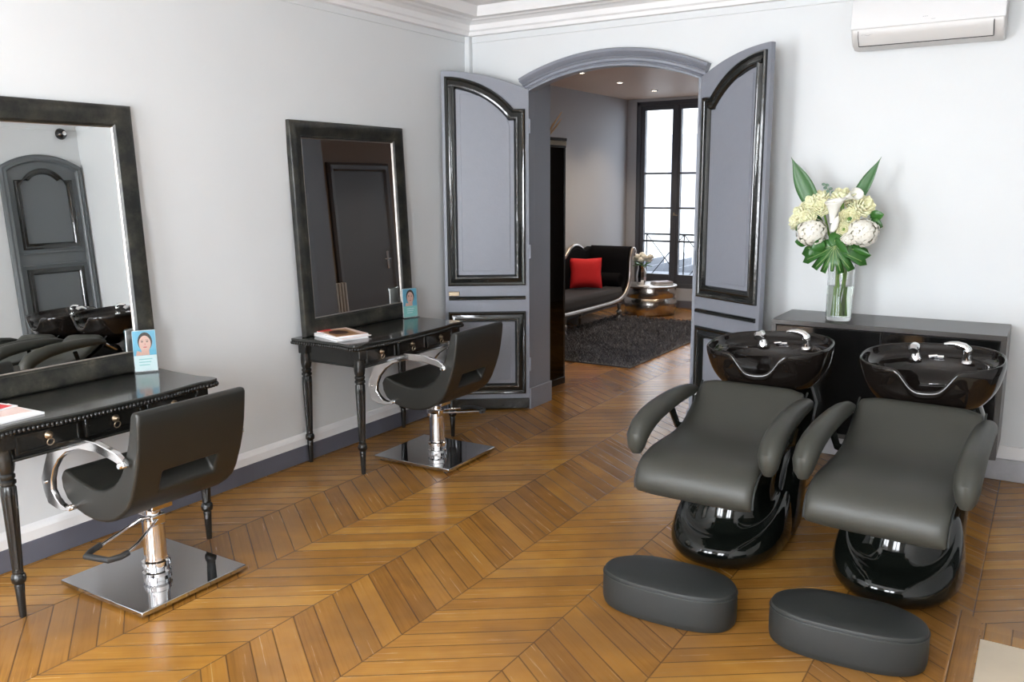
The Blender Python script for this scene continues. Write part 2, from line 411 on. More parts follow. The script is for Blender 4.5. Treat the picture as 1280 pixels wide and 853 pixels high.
# door leaves
def leaf(name, label, hinge, d, vis):
    root = thing(name, label, 'door', (hinge[0], hinge[1], 0), math.atan2(d[1], d[0]), kind='structure')
    W = .625; T = .038
    fn = lambda a, b, dd: Vector((a, vis*dd, b))
    rise = ORISE; h = W+.01; r = (h*h+rise*rise)/(2*rise)
    topz = lambda u: OZ-.002+rise-(r-math.sqrt(r*r-(W-u)**2))
    pts = [(0, .012), (W, .012)]+[(W-W*i/16, topz(W-W*i/16)) for i in range(17)]
    MB().prism(pts, fn, -T, 0).build('leaf_board', DOORG, root, bevel=.003)
    mp = [(0, 0), (0, .016), (.010, .024), (.020, .019), (.026, .012), (.042, .017), (.055, .026), (.066, .024), (.078, .008), (.08, 0)]
    Rr = .652; u1 = .603
    up_ = [(.03, .952), (u1, .952), (u1, 2.442)]
    a_end = math.asin((u1-.112)/Rr)
    up_ += [(u1-Rr*math.sin(a_end*i/18), 2.442-Rr*(1-math.cos(a_end*i/18))) for i in range(1, 19)]
    up_ += [(.03, up_[-1][1])]
    MB().sweep(up_, mp, fn, closed=True).build('upper_panel_moulding', GLOSSB, root, smooth=True)
    lo = [(.03, .128), (u1, .128), (u1, .758), (.03, .758)]
    MB().sweep(lo, mp, fn, closed=True).build('lower_panel_moulding', GLOSSB, root, smooth=True)
    # raised fields with a fine bead line
    i0 = .11
    f = MB(); f.prism([(i0+.03, 1.06), (u1-.11, 1.06), (u1-.11, 2.325)]+[(u1-.11-(u1-.11-.19)*i/10, 2.325-.52*(1-math.cos(math.asin(min(1, ((u1-.11-.19)*i/10)/.56))))) for i in range(1, 11)]+[(i0+.03, 2.10)], fn, 0, .005)
    f.build('upper_panel_field', DOORG, root, bevel=.002)
    MB().box(i0+.03, u1-.11, min(0, vis*.005), max(0, vis*.005), .24, .648).build('lower_panel_field', DOORG, root, bevel=.002)
    MB().sweep([(.03, .845), (u1-.005, .845)], [(-.0, 0), (.0, .014), (.006, .022), (.018, .022), (.026, .012), (.028, 0)], fn).build('rail_moulding', GLOSSB, root)
    MB().prism([(.005, .012), (.62, .012), (.62, .092), (.005, .092)], fn, 0, .016).build('kick_board', GLOSSB, root, bevel=.004)
    k = MB(); k.box(.52, .60, min(vis*.0, vis*.012), max(vis*.0, vis*.012), .876, .91)
    if vis > 0: k.build('lock_plate', BRASS, root, bevel=.004)['label'] = 'worn brass lock plate'
    else: k.bm.free()
    # hinges
    for z in (.35, 1.2, 2.1):
        MB().lathe([(.007, -.05), (.007, .05)], (-.006, vis*.004, z), 10).build('hinge', DOORG, root, smooth=True)
    return root
dl = Vector((-.816, -.577)).normalized(); dr = Vector((.867, -.498)).normalized()
leaf('door_1', 'left open leaf of the arched grey double door with black mouldings', (OX0+.03, BY-.045), dl, 1)
leaf('door_2', 'right open leaf of the arched grey double door with black mouldings', (OX1-.0, BY-.045), dr, -1).scale = (.955, 1, 1)

# far room French window + second one out of view, rear windows
def window(name, label, x0, x1, y, z0, z1, din, bars, parent_mat=FRAMEW, balcony=True):
    root = thing(name, label, 'window', ((x0+x1)/2, y, 0), kind='structure')
    h = (x1-x0)/2
    f = MB(); c = .055
    f.box(-h, -h+c, -.02, .12, z0, z1); f.box(h-c, h, -.02, .12, z0, z1); f.box(-h, h, -.02, .12, z1-c, z1); f.box(-h, h, -.02, .12, z0, z0+.06)
    f.build('window_frame', parent_mat, root, bevel=.006)
    for s in (-1, 1):
        a0, a1 = (-h+c, -.004) if s < 0 else (.004, h-c)
        q = MB(); t = .06
        q.box(a0, a0+t, .0, .05, z0+.06, z1-c); q.box(a1-t, a1, .0, .05, z0+.06, z1-c); q.box(a0+t, a1-t, .0, .05, z1-c-t, z1-c); q.box(a0+t, a1-t, .0, .05, z0+.06, z0+.18)
        for b in bars: q.box(a0+t, a1-t, .012, .04, b-.013, b+.013)
        sash = q.build('sash', parent_mat, root, bevel=.004)
        MB().box(a0+t-.003, a1-t+.003, .023, .027, z0+.17, z1-c-t+.01).build('pane', PANE, sash)
    MB().box(-.03, .03, -.018, .003, z0+.07, z1-c).build('meeting_stile', parent_mat, root, bevel=.008)
    h_ = MB(); h_.lathe([(.012, -.02), (.012, .02)], (0, -.03, 1.28), 10); h_.tube([(0, -.035, 1.28), (.02, -.045, 1.27), (.055, -.045, 1.265)], .008, 8)
    h_.build('window_handle', BRASS, root, smooth=True)
    return root
for i, (a, b) in enumerate(FW):
    window('window_%d' % (i+1), ('tall dark grey French window behind the silver drum table', 'second tall dark grey French window of the far room')[i], a, b, FY+.02, .27, 2.79, 1, (.905, 1.36, 1.83, ))
for i, (a, b) in enumerate(WIN_REAR):
    window('window_%d' % (i+3), ('left window behind the camera', 'right window behind the camera')[i], a, b, REAR_Y-.16, .4, 2.7, 1, (1.15, 1.9), WHITE)

# balcony railing and outside world
for i, (a, b) in enumerate(FW):
    r_ = thing('balcony_railing', ('iron balcony railing with crossed bars outside the far window', 'iron balcony railing outside the second far window')[i], 'railing', ((a+b)/2, FY+.36, 0))
    h = (b-a)/2
    MB().box(-h-.1, h+.1, -.06, .14, -.02, .10).build('sill_slab', ZINC, r_, bevel=.01)
    q = MB()
    q.tube([(-h-.05, .05, .98), (h+.05, .05, .98)], .014, 8); q.build('top_rail', RUBBER, r_, smooth=True)
    MB().tube([(-h-.05, .05, .30), (h+.05, .05, .30)], .01, 8).build('bottom_rail', RUBBER, r_, smooth=True)
    q = MB()
    for k in range(3):
        x = -h+(2*h)*k/2; q.tube([(x, .05, .10), (x, .05, .98)], .010, 8)
    for k in range(2):
        x0 = -h+h*k; x1 = x0+h
        q.tube([(x0, .05, .30), (x1, .05, .98)], .007, 6); q.tube([(x0, .05, .98), (x1, .05, .30)], .007, 6)
    q.build('bars', RUBBER, r_, smooth=True)
fc = thing('building', 'pale stone building across the street with faint windows', 'building', (-6.5, 24, -8))
MB().box(-9, 9, 0, 6, 0, 19).build('facade', FACADE, fc)
for i in range(7):
    for j in range(4):
        x = -8+i*2.4; z = 2.2+j*3.4
        wn = MB(); wn.box(x, x+1.1, -.06, .02, z, z+2.1); wn.build('window', STONE, fc)
MB().box(-9.2, 9.2, -.4, .1, 14.6, 14.95).build('string_course', FACADE, fc)
rf = thing('zinc_roof', 'low grey zinc roof seen below the far window', 'roof', (-6, 15.5, -1.0))
MB().prism([(-2.2, 0), (2.2, 0), (1.4, .9), (-1.2, 1.15)], lambda a, b, d: Vector((d, a, b)), -4, 4).build('roof_slab', ZINC, rf)
q = MB()
for i in range(14): x = -3.9+i*.6; q.box(x, x+.03, -1.2, 1.4, .9, 1.2)
q.build('standing_seam', ZINC, rf)
MB().box(-3.9, 3.9, -2.1, 2.1, -7, -.0).build('wall', FACADE, rf)
st(MB().box(-30, 25, FY+.7, 60, -8.1, -8).build('ground', STREET), 'street far below the windows', 'ground')

# cupboard niche on the right wall (seen in the left mirror)
cb = thing('door_4', 'arched grey cupboard door with black mouldings on the right wall', 'door', (RX, 5.03, 0), kind='structure')
fnc = lambda a, b, d: Vector((-d, a, b))
hw = .43
co = [(-hw, 0)]+seg_arc(-hw, hw, 2.33, .13)+[(hw, 0)]
ci = [(hw-.075, 0)]+seg_arc(-hw+.075, hw-.075, 2.28, .11)[::-1]+[(-hw+.075, 0)]
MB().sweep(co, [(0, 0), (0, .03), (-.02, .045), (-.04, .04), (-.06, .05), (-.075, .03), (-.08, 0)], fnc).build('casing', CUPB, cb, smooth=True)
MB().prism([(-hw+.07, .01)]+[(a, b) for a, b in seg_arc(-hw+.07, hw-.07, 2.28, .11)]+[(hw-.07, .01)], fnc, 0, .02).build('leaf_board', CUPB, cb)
mp = [(0, 0), (0, .02), (-.012, .026), (-.03, .016), (-.045, .024), (-.058, .008), (-.06, 0)]
hp = hw-.13
ua = [(-hp, 1.50), (-hp, 2.20), (-hp+.09, 2.20)]+arc(0, 2.07, .25, R(149), R(31), 14)+[(hp-.09, 2.20), (hp, 2.20), (hp, 1.50)]
ua = [(a, max(b, 2.2) if 2.15 < b < 2.2 else b) for a, b in ua]
MB().sweep(ua, [(a, .02+d) for a, d in mp], fnc, closed=True).build('upper_panel_moulding', GLOSSB, cb, smooth=True)
MB().sweep([(-hp, .25), (-hp, 1.30), (hp, 1.30), (hp, .25)], [(a, .02+d) for a, d in mp], fnc, closed=True).build('lower_panel_moulding', GLOSSB, cb, smooth=True)
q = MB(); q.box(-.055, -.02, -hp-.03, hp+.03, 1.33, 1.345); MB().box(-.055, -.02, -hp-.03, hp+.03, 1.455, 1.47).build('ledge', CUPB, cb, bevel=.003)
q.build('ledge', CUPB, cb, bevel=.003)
dm = thing('dome_camera', 'small black dome camera high on the right wall', 'camera', (RX, 5.30, 2.68))
MB().lathe([(.055, 0), (.06, .012), (.058, .02), (.05, .045), (.03, .07), (0, .078)], seg=20, axis=Matrix.Rotation(R(-90), 3, 'Y')).build('dome', LACQ, dm, smooth=True)
MB().lathe([(.02, .06), (.022, .082), (.012, .086), (0, .086)], seg=16, axis=Matrix.Rotation(R(-90), 3, 'Y')).build('lens_ring', CHROME, dm, smooth=True)

# door, radiator in far room (seen in the right mirror)
d3 = thing('door_3', 'plain dark grey door with lever handle on the taupe wall', 'door', (FRX, 8.22, 0), kind='structure')
q = MB(); q.sweep([(-.56, 0), (-.56, 2.28), (.56, 2.28), (.56, 0)], [(0, 0), (0, .03), (-.03, .05), (-.08, .045), (-.10, .02), (-.10, 0)], fnc)
q.build('casing', FARDOOR, d3)
MB().box(-.02, .0, -.46, .46, .01, 2.18).build('leaf_board', FARDOOR, d3, bevel=.003)
q = MB(); q.box(-.03, -.02, .36, .40, .93, 1.16); hd = q.build('handle_plate', CHROME, d3, bevel=.003)
q = MB(); q.tube([(-.03, .38, 1.06), (-.07, .38, 1.06), (-.075, .33, 1.06), (-.075, .26, 1.06)], .009, 8); q.build('lever', CHROME, d3, smooth=True)
rd = thing('radiator', 'ribbed grey radiator beside the dark far-room door', 'radiator', (FRX-.115, 7.33, 0))
for i in range(12):
    y = -.27+i*.05
    MB().box(-.045, .045, y, y+.036, .12, .84).build('section', RADI, rd, bevel=.014, bseg=2)
MB().tube([(0, -.28, .16), (0, .33, .16)], .014, 8).build('pipe', RADI, rd, smooth=True)
q = MB(); q.box(-.02, .02, -.2, -.17, 0, .13); q.build('foot', RADI, rd); MB().box(-.02, .02, .2, .23, 0, .13).build('foot', RADI, rd)

# hearth with border boards
st(MB().box(-.10, RX-.02, 1.2, 3.42, 0, .004).build('trim_10', HEARTH, bevel=.001), 'beige stone hearth slab set in the parquet', 'hearth')
q = MB(); q.prism([(-.19, 1.2), (-.105, 1.2), (-.105, 3.425), (-.105, 3.57), (-.19, 3.64)], XYZ, 0, .003)
q.prism([(-.10, 3.425), (RX-.02, 3.425), (RX-.02, 3.50), (-.10, 3.565)], XYZ, 0, .003)
st(q.build('trim_11', PLANK), 'oak border boards framing the hearth', 'border')

# far room ceiling spots
for i, (x, y) in enumerate(((-4.31, 8.22), (-4.35, 9.24), (-4.36, 10.26), (-2.6, 7.4), (-2.6, 9.0), (-1.2, 8.2))):
    nm = ('far-room ceiling spotlight nearest the doorway', 'middle ceiling spotlight above the chaise', 'far-room ceiling spotlight nearest the window',
          'ceiling spotlight in the middle of the far room, nearer the arch', 'ceiling spotlight in the middle of the far room, nearer the windows', 'ceiling spotlight nearest the taupe wall')[i]
    s = thing('ceiling_spotlight', nm, 'spotlight', (x, y, FZ), group='far room ceiling spotlights')
    MB().lathe([(.03, 0), (.045, 0), (.045, -.006), (.032, -.008), (.03, 0)], seg=20).build('ring', WHITE, s, smooth=True)
    MB().lathe([(0, -.003), (.029, -.003), (.029, -.001), (0, -.001)], seg=16).build('lens', LAMPE, s, smooth=True)
    l = bpy.data.lights.new('spot', 'SPOT'); l.energy = 45; l.spot_size = R(110); l.spot_blend = .8; l.color = (1, .80, .58); l.shadow_soft_size = .03
    lo = bpy.data.objects.new('lamp', l); COL.objects.link(lo); lo.location = (x, y, FZ-.02)
#@@OBJECTS
# ================================================================== OBJECTS
# ------------------------------------------------------------------ styling chairs
def styling_chair(label, loc, rz, lever_side):
    """local: +x = back of the chair, seat faces -x"""
    root = thing('styling_chair', label, 'chair', loc, rz, 'salon styling chairs')
    plate = MB(); plate.box(-.28, .28, -.26, .26, .012, .034)
    bp = plate.build('base_plate', PLATE, root, bevel=.004); bp['label'] = 'mirror-polished square base plate'
    q = MB()
    for a in (-1, 1):
        for b in (-1, 1): q.lathe([(.02, 0), (.022, .012)], (a*.24, b*.22, 0), 12)
    col_prof = [(.058, .034), (.060, .05), (.053, .056), (.053, .07), (.060, .078), (.058, .098), (.050, .104), (.047, .12), (.045, .285), (.034, .29), (.032, .35)]
    q2 = MB().lathe(col_prof, (.015, 0, 0), 32); q2.build('column', CHROME, root, smooth=True)
    MB().box(-.05, .09, -.05, .05, .34, .366).build('seat_bracket', CHROME, root, bevel=.004)
    for a in (-1, 1):
        for b in (-1, 1): MB().lathe([(.02, 0), (.022, .012)], (a*.24, b*.22, 0), 12).build('glide', RUBBER, root)
    q.bm.free()
    # upholstered shell: paired outer / inner profile points (x, z)
    outer = [(-.185, .535), (-.205, .50), (-.20, .455), (-.175, .415), (-.13, .385), (-.06, .366), (.02, .358), (.09, .366), (.15, .386), (.205, .42), (.245, .455), (.272, .500), (.306, .582), (.325, .64), (.34, .71), (.350, .78), (.356, .835), (.350, .852)]
    inner = [(-.175, .542), (-.155, .540), (-.13, .528), (-.10, .518), (-.06, .508), (-.02, .500), (.03, .496), (.07, .500), (.11, .510), (.15, .530), (.185, .556), (.21, .585), (.232, .62), (.255, .67), (.275, .72), (.292, .775), (.305, .83), (.318, .852)]
    ys = [-.255, -.235, -.13, -.105, .0, .105, .13, .235, .255]
    hole = set()
    for j in range(2, 6): hole.add((11, j))
    bm = bmesh.new(); O = []; I = []
    for i, ((ox, oz), (ix, iz)) in enumerate(zip(outer, inner)):
        ro = []; ri = []
        for j, y in enumerate(ys):
            ro.append(bm.verts.new((ox, y, oz))); ri.append(bm.verts.new((ix, y, iz)))
        O.append(ro); I.append(ri)
    n, m2 = len(outer), len(ys)
    solid = lambda i, j: 0 <= i < n-1 and 0 <= j < m2-1 and (i, j) not in hole
    for i in range(n-1):
        for j in range(m2-1):
            if not solid(i, j): continue
            bm.faces.new([O[i][j], O[i+1][j], O[i+1][j+1], O[i][j+1]]); bm.faces.new([I[i][j], I[i][j+1], I[i+1][j+1], I[i+1][j]])
            for (di, dj, a, b) in ((-1, 0, (i, j), (i, j+1)), (1, 0, (i+1, j), (i+1, j+1)), (0, -1, (i, j), (i+1, j)), (0, 1, (i, j+1), (i+1, j+1))):
                if not solid(i+di, j+dj):
                    bm.faces.new([O[a[0]][a[1]], O[b[0]][b[1]], I[b[0]][b[1]], I[a[0]][a[1]]])
    mb = MB(); mb.bm.free(); mb.bm = bm
    sh = mb.build('upholstered_shell', LEATH, root, bevel=.011, bseg=3, angle=50)
    # chrome arms: C-shaped plates standing beside the shell
    out_ = [(.292, .640), (.285, .662), (.24, .690), (.12, .712), (.0, .708), (-.13, .676), (-.222, .632), (-.262, .56), (-.296, .492), (-.285, .44), (-.262, .392), (-.21, .380), (-.155, .378), (-.085, .396)]
    in_ = [(.280, .632), (.262, .645), (.225, .655), (.12, .672), (.0, .668), (-.09, .640), (-.150, .600), (-.195, .55), (-.218, .50), (-.222, .455), (-.200, .425), (-.17, .405), (-.135, .398), (-.085, .412)]
    for s in (-1, 1):
        a = MB(); y0, y1 = (s*.262, s*.288)
        fn = lambda p, q_, d: Vector((p, d, q_))
        V = []
        for (x0, z0), (x1, z1) in zip(out_, in_):
            V.append([a.bm.verts.new((x0, y0, z0)), a.bm.verts.new((x0, y1, z0)), a.bm.verts.new((x1, y1, z1)), a.bm.verts.new((x1, y0, z1))])
        for p, q_ in zip(V, V[1:]):
            for i in range(4): a.face([p[i], p[(i+1) % 4], q_[(i+1) % 4], q_[i]])
        a.face(V[0]); a.face(V[-1][::-1])
        arm = a.build('armrest', ALU, root, bevel=.004, bseg=2)
        for (bx, bz) in ((.268, .644), (-.105, .402)):
            MB().lathe([(.013, -.02), (.013, .016), (.010, .02)], (bx, s*.275, bz), 14, axis=Matrix.Rotation(R(-90*s), 3, 'X')).build('bolt', CHROME, arm, smooth=True)
        MB().lathe([(.008, 0), (.008, .006), (0, .007)], (-.262, s*.288, .485), 12, axis=Matrix.Rotation(R(-90*s), 3, 'X')).build('screw', CHROME, arm, smooth=True)
    # foot pump bar
    s = lever_side
    lv = MB(); lv.tube([(.015, s*.02, .29), (.04, s*.06, .285), (.10, s*.18, .265), (.17, s*.27, .245)], .007, 8)
    lv.tube([(.0, s*.02, .29), (-.03, s*.07, .285), (-.01, s*.18, .265), (.04, s*.30, .245)], .007, 8)
    pl_ = MB().tube([(.05, s*.0, .29), (.16, s*.17, .268), (.19, s*.25, .255), (.17, s*.31, .25), (.06, s*.335, .25), (.035, s*.30, .25), (.02, s*.22, .26), (-.03, s*.0, .29)], .0065, 10)
    lv.bm.free()
    lev = pl_.build('pump_lever', CHROME, root, smooth=True)
    MB().tube([(.188, s*.235, .257), (.19, s*.27, .253), (.172, s*.31, .25), (.06, s*.335, .25), (.035, s*.30, .25), (.025, s*.25, .257)], .0125, 12).build('rubber_grip', RUBBER, lev, smooth=True)
    MB().box(-.035, .06, -.035, .035, .262, .31).build('lever_housing', CHROME, root, bevel=.005)
    return root
styling_chair('charcoal salon chair with chrome arms at the left dressing table, nearer the camera', (-3.185, 2.125, 0), R(0), -1)
styling_chair('charcoal salon chair with chrome arms at the far dressing table, beside the open door leaf', (-3.19, 4.145, 0), R(1.5), 1)

# ------------------------------------------------------------------ dressing tables
def table_outline(x0, x1, hy):
    """serpentine top: x0 wall edge, x1 front edge, half length hy"""
    pts = [(x0, -hy), (x0, hy)]
    # right end, corner ear, front sweep, left ear
    right = [(x0+.06, hy+.004), (x0+.2, hy-.012), (x1-.13, hy-.012), (x1-.06, hy+.004), (x1-.02, hy+.002), (x1+.0, hy-.022), (x1+.004, hy-.055), (x1-.008, hy-.10), (x1-.004, hy-.16), (x1+.014, hy-.26), (x1+.022, hy-.36), (x1+.024, hy-.46)]
    pts = [(x0, hy)]+right+[(a, -b) for a, b in right[::-1]]+[(x0, -hy)]
    return pts
def vanity(label, yc):
    root = thing('dressing_table', label, 'table', (-3.555, yc, 0), 0, 'black dressing tables')
    x0, x1, hy = -.262, .262, .53
    tp = table_outline(x0, x1, hy)
    MB().prism(tp, XYZ, .772, .79).build('table_top', TOPB, root, bevel=.006, bseg=3)
    # gadrooned edge: beads along the outline (not the wall side)
    path = [Vector((a, b)) for a, b in tp]; L = [0]
    for a, b in zip(path, path[1:]): L.append(L[-1]+(b-a).length)
    bd = MB(); s = .01; i = 0
    while s < L[-1]:
        while L[i+1] < s: i += 1
        t = (s-L[i])/(L[i+1]-L[i]); p = path[i].lerp(path[i+1], t); d = (path[i+1]-path[i]).normalized()
        bd.ball((p.x-d.y*-.0+0, p.y, .764), .0085, 8, (1, 1, 1.25)); s += .0175
    bd.build('beaded_edge', BLACKF, root, smooth=True)
    MB().prism([(a*.985, b*.99) for a, b in tp], XYZ, .752, .773).build('edge_band', BLACKF, root, bevel=.003)
    ap = MB(); ap.box(-.235, .222, -.455, .455, .648, .754); ap.build('apron', BLACKF, root, bevel=.004)
    ap = MB(); ap.box(-.24, .236, -.458, .458, .640, .652); ap.build('apron_bead', BLACKF, root, bevel=.005)
    for k, yy in enumerate((-.29, 0, .29)):
        d = MB(); hwid = .133
        d.box(.218, .234, yy-hwid, yy+hwid, .662, .746)
        dr_ = d.build('drawer', BLACKF, root, bevel=.004)
        MB().sweep([(yy-hwid+.004, .666), (yy+hwid-.004, .666), (yy+hwid-.004, .742), (yy-hwid+.004, .742)], [(0, .234), (.002, .240), (.008, .240), (.011, .234)], YZX, closed=True).build('drawer_bead', BLACKF, dr_)
        kx = .236
        MB().lathe([(.016, 0), (.017, .004), (.012, .008), (.007, .012), (.010, .016), (.006, .020), (0, .021)], (kx, yy, .716), 16, axis=Matrix.Rotation(R(90), 3, 'Y')).build('pull_boss', BRASS, dr_, smooth=True)
        MB().tube([(kx+.012+.003*math.cos(a), yy+.014*math.sin(a), .690+.014*math.cos(a)) for a in [2*PI*j/20 for j in range(20)]], .0022, 8, closed=True).build('pull_ring', BRASS, dr_, smooth=True)
    flute = lambda a, z: (1-.11*abs(math.cos(5*a))**1.5) if .205 < z < .545 else (1-.05*abs(math.cos(4*a+z*60)) if .60 < z < .70 else 1)
    prof = [(.004, 0), (.0125, .0), (.0135, .01), (.017, .10), (.019, .135), (.017, .14), (.026, .150), (.028, .165), (.025, .178), (.019, .186), (.021, .193), (.019, .20), (.0205, .21), (.0235, .30), (.027, .42), (.0295, .50), (.0295, .54), (.024, .548), (.031, .556), (.031, .566), (.024, .572), (.030, .580), (.030, .590), (.024, .596), (.029, .604), (.034, .63), (.034, .66), (.031, .69), (.031, .70)]
    for sx in (-.225, .205):
        for sy_ in (-.45, .45):
            lg = MB().lathe(prof, (sx, sy_, 0), 40, flute).build('leg', BLACKF, root, smooth=True)
            MB().box(sx-.031, sx+.031, sy_-.031, sy_+.031, .69, .754).build('leg_block', BLACKF, lg, bevel=.004)
    return root
vanity('black antique-style dressing table at the left edge, with a turned leg nearest the camera', 2.09)
vanity('black antique-style dressing table next to the open door leaf, magazines on its near end', 4.10)

# ------------------------------------------------------------------ mirrors
def mirror(label, yc, tilt):
    root = thing('leaning_mirror', label, 'mirror', (-3.765, yc, .792), 0, 'large black framed mirrors')
    root.rotation_euler = (0, -tilt, 0)
    hw, H_ = .515, 1.275
    prof = [(0, -.018), (0, .012), (.006, .020), (.022, .026), (.055, .021), (.078, .011), (.088, .012), (.096, .004), (.10, -.004), (.10, -.018)]
    MB().sweep([(-hw, 0), (hw, 0), (hw, H_), (-hw, H_)], prof, YZX, closed=True).build('frame', FRAME, root, smooth=True)
    MB().sweep([(-hw+.097, .097), (hw-.097, .097), (hw-.097, H_-.097), (-hw+.097, H_-.097)], [(0, .0), (.003, .004), (.007, .0), (.007, -.006), (0, -.006)], YZX, closed=True).build('sight_edge', SILVERF, root)['label'] = 'thin silver inner edge'
    MB().box(-.010, -.004, -hw+.095, hw-.095, .095, H_-.095).build('mirror_glass', MIRROR, root)
    MB().box(-.018, -.011, -hw+.02, hw-.02, .02, H_-.02).build('backing_board', RUBBER, root)
    return root
mirror('large black framed mirror leaning at the left edge, reflecting the arched cupboard', 2.105, .043)
mirror('large black framed mirror in the middle of the left wall, reflecting a dark door', 4.145, .043)

# ------------------------------------------------------------------ display cards
def card(label, loc, rz, lean, W_=.105, H_=.205):
    root = thing('display_card', label, 'card', loc, rz, 'portrait cards in acrylic stands')
    root.rotation_euler = (0, -lean, rz)
    # local: card plane YZ, faces +x
    MB().box(-.006, -.001, -W_/2, W_/2, .004, H_).build('card', PAPER, root)
    m = MB(); w = W_/2-.001
    def shp(pts, d, mi): m.prism(pts, YZX, d-.0004, d, mi)
    shp([(-w, H_*.40), (w, H_*.40), (w, H_-.002), (-w, H_-.002)], -.0004, 0)
    shp([(-w, .006), (w, .006), (w, H_*.40), (-w, H_*.40)], -.0004, 1)
    ell = lambda cx, cz, rx, rz_, n=24, a0=0, a1=2*PI: [(cx+rx*math.cos(a0+(a1-a0)*i/n), cz+rz_*math.sin(a0+(a1-a0)*i/n)) for i in range(n if a1-a0 > 6 else n+1)]
    cz = H_*.70
    shp([(-.018, H_*.405), (.020, H_*.405), (.018, cz-.02), (-.014, cz-.02)], .0000, 2)
    shp([(-.042, H_*.405), (-.005, H_*.405), (-.022, H_*.50), (-.036, H_*.52)], .0004, 2)
    shp(ell(.003, cz+.006, .033, .046), .0004, 3)
    shp(ell(.002, cz-.004, .027, .040), .0008, 2)
    shp(ell(-.010, cz+.006, .0055, .0025, 12), .0012, 3); shp(ell(.013, cz+.006, .0055, .0025, 12), .0012, 3)
    shp([(-.017, cz+.012), (-.004, cz+.014), (-.004, cz+.0155), (-.016, cz+.014)], .0012, 3); shp([(.007, cz+.014), (.020, cz+.012), (.019, cz+.014), (.007, cz+.0155)], .0012, 3)
    shp([(.000, cz-.010), (.004, cz-.010), (.003, cz+.002)], .0012, 4)
    shp(ell(.002, cz-.021, .009, .0032, 14), .0012, 4)
    for k in range(3): shp([(-.03, H_*.30-k*.014), (.03-k*.006, H_*.30-k*.014), (.03-k*.006, H_*.30-k*.014+.004), (-.03, H_*.30-k*.014+.004)], .0000, 5)
    m.build('portrait_print', [BLUEP, PALEP if 'left' in label else TEALP, SKINP, HAIRP, LIPP, TEALP if 'left' in label else PALEP], root)
    a = MB(); a.box(.002, .0042, -W_/2-.003, W_/2+.003, .0, H_+.004); a.box(-.0105, -.008, -W_/2-.003, W_/2+.003, .0, H_+.004)
    a.box(-.03, .02, -W_/2-.003, W_/2+.003, .0, .003)
    a.build('acrylic_stand', ACRYL, root)
    return root
card('small card with a portrait photo beside the left mirror, pale lower half', (-3.712, 2.525, .7915), R(-31), .06)
card('small card with a portrait photo beside the far mirror, teal lower half', (-3.695, 4.56, .7915), R(-14), .05, .118, .20)

# ------------------------------------------------------------------ magazines
def magazine(label, loc, rz, cover, group, w=.21, h=.285, t=.006, extra=None):
    root = thing('magazine', label, 'magazine', loc, rz, group)
    MB().box(-w/2, w/2, -h/2, h/2, 0, t-.0012).build('pages', PAPER, root, bevel=.0008)
    mb = MB().box(-w/2, w/2, -h/2, h/2, t-.0012, t)
    mats = [cover]
    if extra:
        for k, (pts, m) in enumerate(extra):
            mb.prism(pts, XYZ, t, t+.0004*(k+1), k+1); mats.append(m)
    mb.build('cover', mats, root)
    return root
G2 = 'magazines on the far dressing table'
z = .7902
bl = lambda cx, cy_, rx, ry, n=14: [(cx+rx*math.cos(2*PI*i/n)*(1+.15*math.sin(3*i)), cy_+ry*math.sin(2*PI*i/n)) for i in range(n)]
magazine('white magazine at the bottom of the stack on the far table', (-3.585, 3.755, z), R(72), PAPER, G2, t=.007)
magazine('pale magazine second from the bottom of the stack on the far table', (-3.58, 3.765, z+.0075), R(80), PINKP, G2, t=.006)
magazine('thin white magazine just under the sepia-covered one on the far table', (-3.59, 3.76, z+.014), R(76), PAPER, G2, t=.005)
magazine('magazine with a sepia and red cover on top of the stack on the far table', (-3.595, 3.77, z+.0195), R(70), PINKP, G2, t=.006,
         extra=[([(-.10, -.14), (.06, -.14), (.075, .10), (-.08, .13)], ORANGEP), (bl(-.02, -.0, .055, .075), BROWNP), ([(-.105, .10), (-.02, .08), (-.01, .14), (-.105, .14)], REDP)])
G1 = 'magazines on the left dressing table'
magazine('pale magazine lowest on the left table', (-3.475, 1.665, z), R(3), PAPER, G1, t=.008, w=.23, h=.30)
magazine('pink-toned magazine fanned over the lowest one on the left table', (-3.52, 1.655, z+.0085), R(-6), PINKP, G1, t=.006)
magazine('magazine with a red shape on its cover, topmost on the left table', (-3.60, 1.640, z+.015), R(9), PAPER, G1, t=.006,
         extra=[([(-.02, .02), (.10, .03), (.09, .13), (.02, .125), (-.03, .09)], REDP)])

